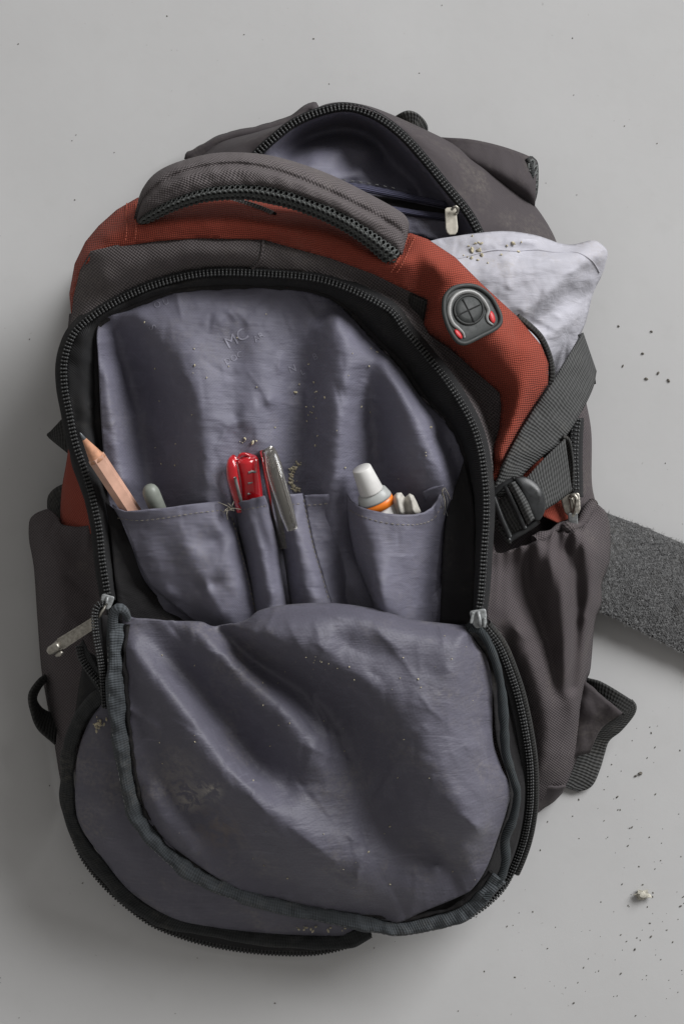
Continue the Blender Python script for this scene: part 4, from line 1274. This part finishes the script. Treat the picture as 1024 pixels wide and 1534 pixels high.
# felt strap on the right
fe = [(880, 752, 20), (908, 768, 20), (955, 786, 15), (1024, 815, 11), (1090, 845, 10)]
fe2 = [(870, 895, 18), (898, 914, 16), (932, 932, 13), (1024, 979, 10), (1090, 1010, 9)]
FE = [fe, [tuple((np.array(a) * 0.5 + np.array(b) * 0.5) + np.array([0, 0, 4])) for a, b in zip(fe, fe2)], fe2]
felt = loft('felt_strap', FE, M['felt'], BP, n=70, m=24, thick=9, wr=(1.8, 22), seed=4)
V, F = [], []
A_, B_ = cat(fe, n=120), cat(fe2, n=120)
for k in range(20000):
    i = random.randrange(119)
    t = random.uniform(-0.005, 1.005)
    a = A_[i] * (1 - t) + B_[i] * t
    a = a + np.array([random.uniform(-2, 2), random.uniform(-2, 2), 4 * 4 * t * (1 - t) + 0.5])
    p0 = np.array(P(*a))
    an = random.uniform(0, 6.28)
    l = random.uniform(0.5, 1.5) * 0.001
    dv = np.array([math.cos(an), math.sin(an), random.uniform(0.1, 0.9)])
    p1_ = p0 + dv * l
    p2_ = p1_ + np.array([math.cos(an + 1.2), math.sin(an + 1.2), random.uniform(-0.5, 0.3)]) * l
    wv = np.array([-math.sin(an), math.cos(an), 0]) * 0.00007
    b0 = len(V)
    V += [p0 - wv, p0 + wv, p1_ + wv, p1_ - wv, p2_]
    F += [(b0, b0 + 1, b0 + 2, b0 + 3), (b0 + 3, b0 + 2, b0 + 4)]
mesh_obj('felt_fibres', V, F, M['fibre'], felt, kind='stuff')

# webbing tail and loop at the lower right
lt = loft('lower_webbing', [[(862, 1008, 18), (877, 1016, 22), (897, 1022, 28), (925, 1037, 30), (950, 1052, 26)], [(864, 1050, 16), (880, 1052, 20), (898, 1052, 25), (916, 1060, 27), (933, 1072, 25)]], M['webdark'], BP, n=30, m=8, thick=1.8)
loft('webbing_fold', [[(948, 1050, 27), (953, 1058, 22), (949, 1072, 18), (930, 1095, 14), (912, 1110, 10), (905, 1130, 6), (899, 1150, 5), (890, 1172, 4), (880, 1182, 3), (864, 1186, 3)], [(928, 1070, 24), (922, 1076, 20), (908, 1084, 16), (890, 1094, 13), (876, 1104, 10), (866, 1116, 8), (858, 1130, 7), (852, 1145, 6), (846, 1160, 5), (842, 1178, 4)]], M['webbing'], lt, n=50, m=8, thick=1.6)
loft('webbing_flap', [[(855, 1015, 26), (880, 1025, 30), (905, 1046, 31), (931, 1069, 29)], [(852, 1060, 22), (868, 1066, 26), (882, 1076, 27), (900, 1092, 22)], [(846, 1140, 14), (856, 1136, 15), (868, 1132, 15), (883, 1128, 14)]], M['smooth'], lt, n=26, m=14, thick=1.4, wr=(1.8, 22), seed=6)
# left loops
loft('left_webbing_loop', [[(70, 1012, 30), (58, 1022, 34), (46, 1042, 34), (50, 1068, 32), (60, 1092, 30), (84, 1114, 28)], [(72, 1020, 18), (63, 1030, 18), (56, 1046, 16), (62, 1058, 14), (70, 1064, 14), (88, 1072, 14)]], M['webdark'], BP, n=36, m=6, thick=1.5)
loft('left_compression_strap', [[(112, 606, 60), (98, 622, 56), (84, 637, 52), (70, 652, 46)], [(120, 690, 58), (108, 684, 54), (90, 670, 50), (74, 657, 44)]], M['webdark'], BP, n=24, m=8, thick=1.8)
loft('left_foam_pad', [[(110, 722, 34), (92, 726, 32), (78, 735, 28), (71, 748, 22), (72, 775, 16)], [(115, 790, 34), (105, 790, 33), (98, 792, 32), (92, 792, 30), (90, 794, 28)]], M['webdark'], BP, n=24, m=8, thick=3)

# ---- side pockets
LP = [(44, 782), (50, 772), (60, 766), (74, 763), (86, 775), (92, 785), (115, 789), (150, 792), (158, 850), (166, 900), (166, 990), (150, 1040), (128, 1062), (112, 1095), (106, 1140), (104, 1200), (98, 1198), (90, 1165), (80, 1104), (70, 1050), (62, 1000), (56, 922), (51, 851), (44, 810)]
ll = [[(44, 782, 24), (50, 772, 34), (62, 766, 42), (74, 763, 44), (92, 785, 58), (115, 789, 68), (150, 792, 78)],
      [(44, 810, 20), (51, 851, 16), (56, 922, 12), (62, 1000, 10), (70, 1050, 9), (80, 1104, 8), (90, 1165, 8), (98, 1198, 8)],
      [(60, 810, 46), (66, 870, 44), (72, 930, 40), (78, 1000, 36), (86, 1060, 32), (96, 1120, 30)],
      [(158, 850, 80), (166, 900, 80), (166, 990, 80), (150, 1040, 76), (112, 1095, 56), (104, 1200, 34)],
      [(110, 830, 66), (115, 900, 64), (115, 970, 60), (110, 1030, 55)],
      [(136, 850, 70), (140, 920, 68), (136, 990, 66)]]
lp = patch('side_pocket', LP, Crease(Field(ll, soft=8), 3.0, (50, 780, 160, 1150), 82, 21, n=20, length=(40, 140), spread=20, fb=(1.5, 50)), M['side'], BP, step=4.5, thick=1.4, ang=3)
lp['label'] = 'dark left side pocket, flat and unzipped'
loft('pocket_inner_wall', [[(58, 772, 38), (76, 770, 40), (92, 790, 52)], [(60, 800, 20), (78, 800, 24), (96, 810, 40)]], M['black'], lp, n=16, m=5, thick=0.8)

RPk = [(738, 800), (744, 828), (781, 819), (806, 808), (824, 797), (841, 790), (868, 787), (880, 765), (888, 753), (900, 760), (909, 772), (914, 801), (912, 842), (901, 875), (900, 905), (890, 935), (884, 1000), (878, 1020), (872, 1055), (868, 1118), (858, 1150), (846, 1179), (830, 1196), (798, 1218), (797, 1160), (790, 1085), (772, 1015), (750, 965), (730, 930), (728, 870)]
rlp = [[(738, 800, 88), (744, 828, 92), (781, 819, 92), (806, 808, 90), (841, 790, 80), (868, 787, 66), (888, 753, 54), (900, 760, 44), (909, 772, 34), (914, 801, 26), (912, 842, 24), (901, 875, 22), (900, 905, 22), (890, 935, 20), (884, 1000, 16), (872, 1055, 12), (868, 1118, 9), (846, 1179, 7), (798, 1218, 7)],
       [(797, 1160, 42), (790, 1085, 60), (772, 1015, 76), (750, 965, 88), (730, 930, 96), (728, 870, 96), (738, 800, 90)],
       # ridge near the zip, the hollow beside it, then two heavy gathers
       [(754, 850, 90), (762, 900, 92), (782, 950, 92), (800, 1000, 86), (812, 1050, 75), (818, 1100, 61), (812, 1150, 45)],
       [(784, 835, 86), (792, 870, 81), (806, 915, 76), (818, 960, 73), (828, 1000, 69), (834, 1040, 64)],
       [(808, 815, 96), (824, 845, 99), (842, 880, 95), (848, 930, 87), (848, 990, 77), (846, 1050, 62), (838, 1110, 45)],
       [(846, 800, 84), (856, 830, 84), (868, 862, 79), (868, 892, 70), (864, 940, 66), (861, 976, 61), (857, 1030, 51)],
       [(862, 796, 91), (876, 822, 89), (888, 850, 79), (884, 900, 71), (877, 950, 63), (871, 1010, 50), (864, 1070, 37), (852, 1130, 27)],
       [(890, 800, 66), (902, 830, 56), (898, 860, 48)]]
def gather(vp, z):
    ty = np.interp(vp[:, 0], [738, 744, 781, 806, 841, 868, 888, 909, 914], [800, 828, 819, 808, 790, 787, 753, 772, 801])
    d = np.clip(vp[:, 1] - ty, 0, None)
    ph = vp[:, 0] / 3.1 + 1.4 * np.sin(vp[:, 0] / 17.0) + d * 0.015
    amp = np.where(vp[:, 0] > 775, 1.0, 0.35)
    return z + amp * 2.4 * np.sin(ph) * np.exp(-d / 45.0)
rp = patch('side_pocket', RPk, Crease(Field(rlp, soft=6, step=12), 2.0, (740, 800, 900, 1000), 80, 23, n=22, length=(20, 70), fb=(1.0, 35)), M['side'], BP, step=3.6, thick=1.4, ang=10, post=gather)
rp['label'] = 'gathered right side pocket with elastic top'
tube('pocket_elastic', [(800, 810, 90), (820, 799, 86), (841, 788, 80), (852, 790, 84), (868, 786, 68), (878, 768, 60), (888, 753, 54)], 2.6, M['side'], rp, seg=10, wob=0.5)
tube('pocket_seam', [(868, 900, 59), (864, 960, 55), (856, 1020, 50), (846, 1070, 48), (834, 1120, 38), (822, 1165, 28)], 1.0, M['side'], rp, seg=8)
loft('pocket_base_panel', [[(798, 1186, 26), (815, 1178, 24), (832, 1180, 21), (847, 1178, 17)], [(797, 1222, 4), (812, 1212, 4), (828, 1202, 4), (842, 1188, 4)]], M['smooth'], rp, n=14, m=6, thick=1.2)

# right flank above the pocket: side zip, grey rim, red slip
flank = loft('right_flank', [[(820, 560, 74), (838, 600, 66), (846, 650, 62), (850, 720, 62), (846, 790, 66)], [(872, 590, 40), (882, 645, 40), (883, 720, 40), (889, 756, 40), (892, 800, 38)], [(872, 600, 4), (882, 645, 4), (884, 720, 4), (890, 760, 4), (893, 800, 4)]], M['side'], BP, n=40, m=12, thick=1.2)
loft('red_slip', [[(742, 718, 84), (770, 735, 80), (800, 765, 78), (835, 782, 76)], [(790, 640, 76), (815, 690, 72), (840, 740, 68), (856, 776, 64)]], M['red'], flank, n=26, m=8, thick=1.0)
sz = [(864, 626, 68), (861, 645, 70), (859, 681, 70), (860, 712, 70), (861, 740, 70)]
st_ = loft('side_zip_tape', [[(852, 626, 64), (850, 680, 66), (852, 745, 66)], [(874, 626, 60), (872, 680, 62), (873, 745, 62)]], M['tape'], flank, n=30, m=6, thick=0.8, bulge=2)
zip_teeth('side_zip_teeth', [(a, b, c + 1.5) for a, b, c in sz], M['coil'], st_, side=-1, pitch=2.2, wide=4.0)
ssl = slider(855, 756, 74, 100, M['metal'], 1.15)
ssl.parent = BP
tube('side_pull_ring', [(853, 745, 77), (858, 741, 80), (863, 748, 80), (861, 764, 79), (857, 772, 77)], 1.2, M['metal'], ssl, seg=10)
plate('side_pull_tab', (857, 768), (858, 792), 5.5, 5.5, 1.4, M['dullmetal'], ssl, 78, 74)

# wide webbing from the shoulder down to the buckle
wb = loft('compression_webbing', [[(873, 498, 52), (850, 535, 68), (829, 569, 78), (793, 622, 86), (762, 676, 90), (742, 722, 92), (730, 745, 92)], [(893, 556, 40), (887, 583, 54), (867, 623, 70), (840, 662, 80), (808, 688, 86), (780, 716, 90), (765, 745, 90)]], M['webbing'], BP, n=60, m=14, bulge=2.0, thick=1.7, wr=(1.6, 35), seed=3)
loft('webbing_underside', [[(868, 500, 46), (889, 548, 38)], [(880, 540, 8), (892, 575, 8)]], M['webdark'], wb, n=12, m=5, thick=1.5)
w2 = loft('buckle_webbing', [[(846, 658, 86), (824, 678, 91), (800, 702, 95), (780, 724, 97), (756, 742, 95), (733, 758, 92)], [(856, 736, 76), (838, 750, 84), (818, 763, 91), (800, 776, 95), (785, 788, 95), (764, 806, 92)]], M['webbing'], BP, n=44, m=12, thick=1.7, bulge=1.2)
loft('webbing_end_fold', [[(843, 655, 84), (852, 660, 82), (858, 695, 76), (858, 738, 72)], [(838, 662, 80), (846, 670, 78), (851, 700, 74), (850, 738, 70)]], M['webdark'], w2, n=20, m=4, thick=1.6)
# ladder-lock buckle
def ladder():
    pts = [(769, 715), (783, 714), (799, 720), (810, 731), (816, 748), (816, 765), (808, 780)]
    v = []
    zb = lambda x, y: 101 - 0.05 * (x - 770)
    # rounded front plate
    o1 = np.array([(770, 716), (785, 714), (800, 721), (811, 733), (816, 750), (815, 767), (806, 781), (797, 776), (786, 750), (776, 727)], float)
    c = cat(o1, n=41, closed=True)
    n = len(c)
    cc = c.mean(0)
    V, F = [], []
    for sc_, dz in ((1, -3.5), (1.0, 0.4), (0.93, 1.6), (0.5, 2.2), (0.02, 2.3)):
        for q in c:
            p = cc + (q - cc) * sc_
            V.append(P(p[0], p[1], zb(*p) + dz))
    for i in range(4):
        for j in range(n):
            F.append((i * n + j, i * n + (j + 1) % n, (i + 1) * n + (j + 1) % n, (i + 1) * n + j))
    F.append(tuple(range(4 * n, 5 * n)))
    F.append(tuple(reversed(range(n))))
    b = mesh_obj('buckle', V, F, M['buckle'], BP)
    tube('buckle_bar', [(770, 718, 100), (752, 728, 99), (737, 741, 97)], 1.7, M['buckle'], b, seg=10)
    tube('buckle_bar', [(806, 780, 99), (790, 792, 98), (763, 808, 96)], 1.7, M['buckle'], b, seg=10)
    tube('buckle_bar', [(738, 742, 97), (750, 774, 97), (764, 806, 96)], 1.6, M['buckle'], b, seg=10)
    tube('buckle_bar', [(756, 727, 100), (772, 760, 100.5), (786, 792, 99)], 1.5, M['buckle'], b, seg=10)
    loft('buckle_web_turn', [[(760, 725, 101.5), (776, 757, 102.5), (790, 787, 101)], [(767, 722, 104), (783, 752, 105), (797, 780, 103)], [(772, 720, 101), (788, 748, 102), (802, 776, 100)]], M['webbing'], b, n=20, m=6, thick=1.4)
ladder()
tube('webbing_edge_cord', [(736, 770, 90), (750, 795, 90), (764, 815, 90)], 0.9, M['webbing'], bpy.data.objects['buckle'], seg=8)

# ------------------------------------------------------------------ the things in the bag
# white cloth bulging out of the main compartment
CO = [(640, 368), (651, 359), (680, 354), (707, 350), (755, 346), (796, 351), (820, 358), (837, 364), (858, 366), (885, 360), (898, 364), (909, 377), (906, 396), (900, 414), (890, 434), (885, 448), (879, 474), (872, 494), (850, 536), (829, 565), (815, 560), (800, 520), (760, 480), (715, 440), (675, 400)]
cl = [[(640, 368, 74), (651, 359, 74), (707, 350, 72), (755, 346, 66), (796, 351, 58), (837, 364, 50), (858, 366, 46), (885, 360, 44), (909, 377, 38), (900, 414, 30), (885, 448, 24), (879, 474, 24), (850, 536, 30), (829, 565, 40)],
      [(815, 560, 62), (800, 520, 72), (760, 480, 82), (715, 440, 90), (675, 400, 92)],
      [(690, 385, 84), (730, 378, 78), (765, 372, 72), (800, 372, 66)],
      [(715, 366, 80), (760, 358, 74), (800, 362, 67)],
      [(730, 408, 88), (780, 400, 84), (830, 388, 74), (870, 380, 62), (895, 384, 50)],
      [(760, 440, 86), (800, 425, 82), (845, 400, 74), (872, 392, 64)],
      [(776, 476, 82), (800, 458, 82), (830, 434, 78), (850, 415, 72), (862, 402, 68)],
      [(795, 485, 68), (820, 470, 64), (840, 448, 60), (850, 432, 60)],
      [(870, 405, 58), (884, 420, 44)],
      [(820, 510, 64), (845, 490, 58), (862, 470, 48)], [(822, 540, 56), (840, 515, 50)]]
hf = Crease(Field(cl, soft=4, step=10), 2.4, (680, 350, 900, 560), -35, 31, n=26, length=(25, 90), fb=(0.8, 40), w=(3, 7))
hf = Crease(hf, 1.1, (660, 350, 905, 560), -25, 33, n=90, length=(14, 60), spread=50, fb=(0.3, 14), w=(2, 4))
cloth = patch('cloth', CO, hf, M['cloth'], None, step=3.0, thick=0.5, ang=25)
tag(cloth, 'crumpled white cotton cloth bulging out beside the red shoulder', 'cloth')
q = cat([(650, 394), (690, 386), (735, 375), (770, 376), (800, 374), (830, 378), (862, 378), (885, 390), (897, 408)], step=8)
tube('hem_seam', [(a, b, c + 0.2) for (a, b), c in zip(q, hf(q))], 0.55, M['cloth'], cloth, seg=6)

def world_pt(x, y, z):
    return np.array(P(x, y, z))

# pencil
a, b = world_pt(120, 648, 113), world_pt(212, 788, 92)
d = (b - a) / np.linalg.norm(b - a)
ln = np.linalg.norm(b - a)
pen = empty('pencil', tuple(b), 'sharpened natural wood pencil standing in the wide pen pocket', 'pencil')
pen.location = (0, 0, 0)
pen.location = tuple(b)
def part_of(o, root):
    o.parent = root
    o.location = tuple(-np.array(root.location))
    return o
cone = 0.0165
part_of(lathe('wood_body', a + d * cone, b, [(0, 5.0), (0.02, 5.05), (1, 5.1)], M['wood'], None, seg=6, smooth=False, roll=0.25), pen)
# cone with a scalloped hex edge
part_of(lathe('sharpened_cone', a + d * 0.0045, a + d * (cone + 0.0022), [(0, 1.25), (0.45, 2.9), (0.85, 4.35), (1.0, 4.9)], M['woodcut'], None, seg=24), pen)
part_of(lathe('lead', a, a + d * 0.0047, [(0, 0.25), (0.15, 0.5), (1, 1.27)], M['graphite'], None, seg=16), pen)

# grey-green pen end
a, b = world_pt(222, 727, 105), world_pt(246, 786, 92)
o = lathe('pen', a, b, [(0, 1.0), (0.02, 2.6), (0.06, 3.7), (0.13, 4.5), (0.2, 4.8), (1, 4.8)], M['greygreen'], None, seg=28, origin=tuple(b))
tag(o, 'grey green plastic pen with rounded end beside the pencil', 'pen')

# red pen cap
a, b = world_pt(368, 684, 106), world_pt(381, 785, 91)
d = (b - a) / np.linalg.norm(b - a)
rp_ = empty('pen', tuple(b), 'translucent red pen with clip cap in the narrow pen pocket', 'pen')
part_of(lathe('cap', a, b, [(0, 4.6), (0.02, 6.0), (0.05, 6.7), (0.45, 7.0), (0.62, 6.8), (1, 6.4)], M['redplastic'], None, seg=28), rp_)
lt_ = np.array([-0.6, -0.05, 0.55])
lt_ /= np.linalg.norm(lt_)
part_of(lathe('cap_ring', a - d * 0.0015, a + d * 0.004, [(0, 2.2), (0.2, 4.0), (0.6, 4.4), (1, 4.3)], M['redplastic'], None, seg=24), rp_)
part_of(tube('clip', [(352, 685, 108), (347, 692, 111), (348, 712, 111), (352, 732, 108), (357, 752, 103), (360, 766, 98)], 2.6, M['redplastic'], None, seg=12, flat=0.55, radii=[2.0, 3.0, 3.2, 2.8, 2.4, 2.2]), rp_)
part_of(tube('cap_loop', [(357, 686, 109), (360, 681, 110), (368, 680, 110), (374, 684, 109)], 0.8, M['redplastic'], None, seg=8), rp_)
part_of(tube('metal_spring_clip', [(352, 715, 114), (357, 735, 110), (362, 754, 103)], 0.9, M['silver'], None, seg=8), rp_)
q = []
for k in range(3):
    y = 708 + k * 16
    part_of(tube('silver_mark', [(372 - k * 0.5, y, 109.8 - 2.3 * k), (378, y - 2, 109.3 - 2.3 * k), (383, y - 1, 107.8 - 2.3 * k)], 0.7, M['silver'], None, seg=6, flat=0.5), rp_)

# clear pen clip, hooked over the pocket edge
cp = empty('pen', tuple(world_pt(420, 830, 95)), 'smoky transparent pen cap with long clip hooked over pocket edge', 'pen')
part_of(tube('clip', [(402, 674, 112), (406, 682, 115), (414, 715, 117), (424, 748, 116), (433, 778, 113), (438, 793, 111)], 4.4, M['clear'], None, seg=14, flat=0.55, radii=[3.2, 4.6, 4.6, 4.3, 4.1, 3.2]), cp)
part_of(tube('inner_rib', [(410, 700, 115.2), (420, 738, 116), (430, 770, 113.5), (435, 786, 111.5)], 2.2, M['pencore'], None, seg=8, flat=0.4), cp)
part_of(tube('cap', [(397, 673, 103), (404, 700, 102), (413, 740, 96), (422, 780, 90), (430, 820, 88)], 4.6, M['clear'], None, seg=14, radii=[3.4, 4.6, 4.8, 4.8, 4.6]), cp)
part_of(tube('barrel', [(399, 682, 103), (407, 715, 100), (413, 740, 96), (422, 780, 90)], 2.6, M['pencore'], None, seg=12), cp)
part_of(tube('edge_highlight_rib', [(413, 690, 117), (423, 725, 118.5), (434, 762, 116.5), (443, 790, 113)], 0.7, M['clear'], None, seg=8), cp)

# paint tube
a, b = world_pt(541, 701, 111), world_pt(556, 736, 105)
d = (b - a) / np.linalg.norm(b - a)
e = a + d * 0.060
tb = empty('tube', tuple(e), 'small tube with ribbed white screw cap and orange band, in the torn pocket', 'tube')
part_of(lathe('cap', a, b, [(0, 0.1), (0.0, 4.9), (0.03, 5.15), (0.95, 6.5), (1.0, 6.4)], M['whiteplastic'], None, seg=64, flute=0.05), tb)
part_of(lathe('shoulder', b - d * 0.0005, b + d * 0.0058, [(0, 6.0), (0.15, 8.2), (0.8, 9.6), (1, 9.7)], M['greyplastic'], None, seg=36, squash=0.75), tb)
part_of(lathe('orange_band', b + d * 0.0058, b + d * 0.0105, [(0, 9.75), (1, 9.8)], M['orange'], None, seg=36, squash=0.72), tb)
part_of(lathe('tube_body', b + d * 0.0105, e, [(0, 9.75), (0.4, 9.9), (1, 10.2)], M['whiteplastic'], None, seg=36, squash=0.6), tb)

# crumpled tissue beside it
def crumple(name, px, py, z, rx, ry, rz, seed, mat, origin=True, amp=0.45, seg=28, rings=16):
    v, f = ball_tmpl(1, 1, 1, seg, rings)
    out = []
    for q in v:
        n = noise.ridged_multi_fractal(Vector(q) * 1.3 + Vector((seed, seed, 0)), 1.0, 2.0, 3, 0.9, 2.0) - 1.0
        q = q * (1 + amp * n * 0.5)
        out.append((q[0] * rx * 0.001, q[1] * ry * 0.001, q[2] * rz * 0.001))
    c = np.array(P(px, py, z))
    return mesh_obj(name, np.array(out) + c, f, mat, None, origin=tuple(c), smooth=False)
tl = [[(583, 755, 101), (592, 741, 105), (600, 738, 106), (606, 745, 103), (613, 740, 104), (622, 748, 101), (629, 764, 98)],
      [(594, 744, 109), (597, 756, 108), (599, 768, 105)], [(614, 744, 107), (617, 756, 106), (620, 768, 103)], [(606, 748, 103), (608, 768, 100)],
      [(584, 766, 98), (600, 774, 97), (628, 772, 95)]]
ts = patch('tissue', [(582, 757), (588, 744), (594, 738), (601, 738), (606, 745), (613, 739), (619, 742), (624, 752), (630, 766), (626, 774), (602, 776), (584, 768)],
           Crease(Field(tl, soft=2, step=5), 0.8, (582, 738, 630, 776), 80, 3, n=16, length=(8, 26), fb=(0.4, 8), w=(1.2, 2.5)), M['paper'], None, step=2.0, thick=1.0, smooth_outline=False)
tag(ts, 'crumpled white tissue scrap tucked beside the tube in the torn pocket', 'tissue')

# ------------------------------------------------------------------ grit
def grains(name, spots, mat, fz_, parent=None, smin=0.25, smax=0.9):
    T = ball_tmpl(1, 0.75, 0.6, 6, 4)
    Ms = []
    for x, y in spots:
        s = random.uniform(smin, smax) * (1.0 if random.random() < 0.8 else 1.5) * 0.001
        R = Matrix.Rotation(random.uniform(0, 6.28), 3, 'Z') @ Matrix.Rotation(random.uniform(-0.6, 0.6), 3, 'X')
        M4 = np.eye(4)
        M4[:3, :3] = np.array(R) * s * np.array([random.uniform(0.8, 1.5), 1, 1])
        M4[:3, 3] = np.array(P(x, y, fz_(x, y))) + np.array([0, 0, s * 0.4])
        Ms.append(M4)
    return scatter(name, T, Ms, mat, parent, smooth=False)
# on the floor: thicker to the lower right, a few everywhere
sp = [(random.uniform(0, 1024), random.uniform(0, 1534)) for _ in range(90)]
sp += [(random.gauss(900, 110), random.gauss(1440, 90)) for _ in range(85)]
sp += [(random.gauss(985, 40), random.gauss(1330, 120)) for _ in range(45)]
sp += [(random.gauss(930, 40), random.gauss(1170, 60)) for _ in range(30)]
g = grains('floor_grit', sp, M['crumb'], lambda x, y: 0.0, smin=0.15, smax=0.5)
tag(g, 'scattered dark grit and crumbs on the pale floor', 'grit')
sp = [(random.gauss(958, 8), random.gauss(1160, 6)) for _ in range(3)] + [(random.uniform(880, 1024), random.uniform(480, 700)) for _ in range(7)]
g = grains('leaf_crumbs', sp, M['crumb'], lambda x, y: 0.0, smin=0.6, smax=1.1)
tag(g, 'larger brown crumbs lying on the floor around the bag', 'crumbs')
c = np.array(P(962, 1340, 2.0))
v, f = ball_tmpl(1, 1, 1, 12, 8)
out = []
for q in v:
    n = noise.noise(Vector(q) * 1.6 + Vector((4, 1, 0)))
    q = q * (1 + 0.8 * n)
    out.append((q[0] * 0.0046, q[1] * 0.0026, q[2] * 0.0024))
pb = mesh_obj('pebble', np.array(out) + c, f, M['pebble'], None, origin=tuple(c), smooth=False)
tag(pb, 'small pale chip of mortar on the floor, lower right of the bag', 'pebble')
# sand in the pocket and on the cloths
lf = lambda x, y: FL_.at(x, y) + 0.3
sp = []
for k in range(85):
    t = random.random()
    sp.append((np.interp(t, [0, 0.3, 0.7, 1], [448, 438, 434, 446]) + random.gauss(0, 3), np.interp(t, [0, 1], [692, 737]) + random.gauss(0, 2)))
sp += [(random.gauss(465, 8), random.gauss(620, 30)) for _ in range(14)] + [(random.uniform(210, 690), random.uniform(470, 740)) for _ in range(40)] + [(random.gauss(375, 15), random.gauss(660, 4)) for _ in range(8)]
g = grains('pocket_sand', sp, M['grain'], lf, smin=0.3, smax=0.75)
tag(g, 'pale sand grains spilled in the open front pocket lining', 'sand')
ff = lambda x, y: FF.at(x, y) + 0.3
sp = [(random.uniform(230, 720), random.uniform(950, 1330)) for _ in range(45)] + [(random.gauss(480, 30), random.gauss(1000, 14)) for _ in range(14)]
g = grains('flap_sand', sp, M['grain'], ff, smin=0.2, smax=0.5)
tag(g, 'tiny pale sand grains on the folded down flap', 'sand')
cf = lambda x, y: hf.at(x, y) + 0.3
sp = [(random.gauss(712, 10), random.gauss(375, 8)) for _ in range(16)] + [(random.uniform(700, 790), random.uniform(360, 395)) for _ in range(8)]
g = grains('cloth_sand', sp, M['grain'], cf, smin=0.4, smax=1.0)
tag(g, 'yellowish sand grains lying on the white cotton cloth', 'sand')
sp = [(148 + random.gauss(0, 6), 1083 + random.gauss(0, 5)) for _ in range(16)] + [(random.uniform(440, 520), random.uniform(1388, 1396)) for _ in range(12)]
g = grains('gusset_crumbs', sp, M['grain'], lambda x, y: (82 if y < 1200 else 24), smin=0.4, smax=1.1)
tag(g, 'brown crumbs caught in the black edge of the folded flap', 'crumbs')
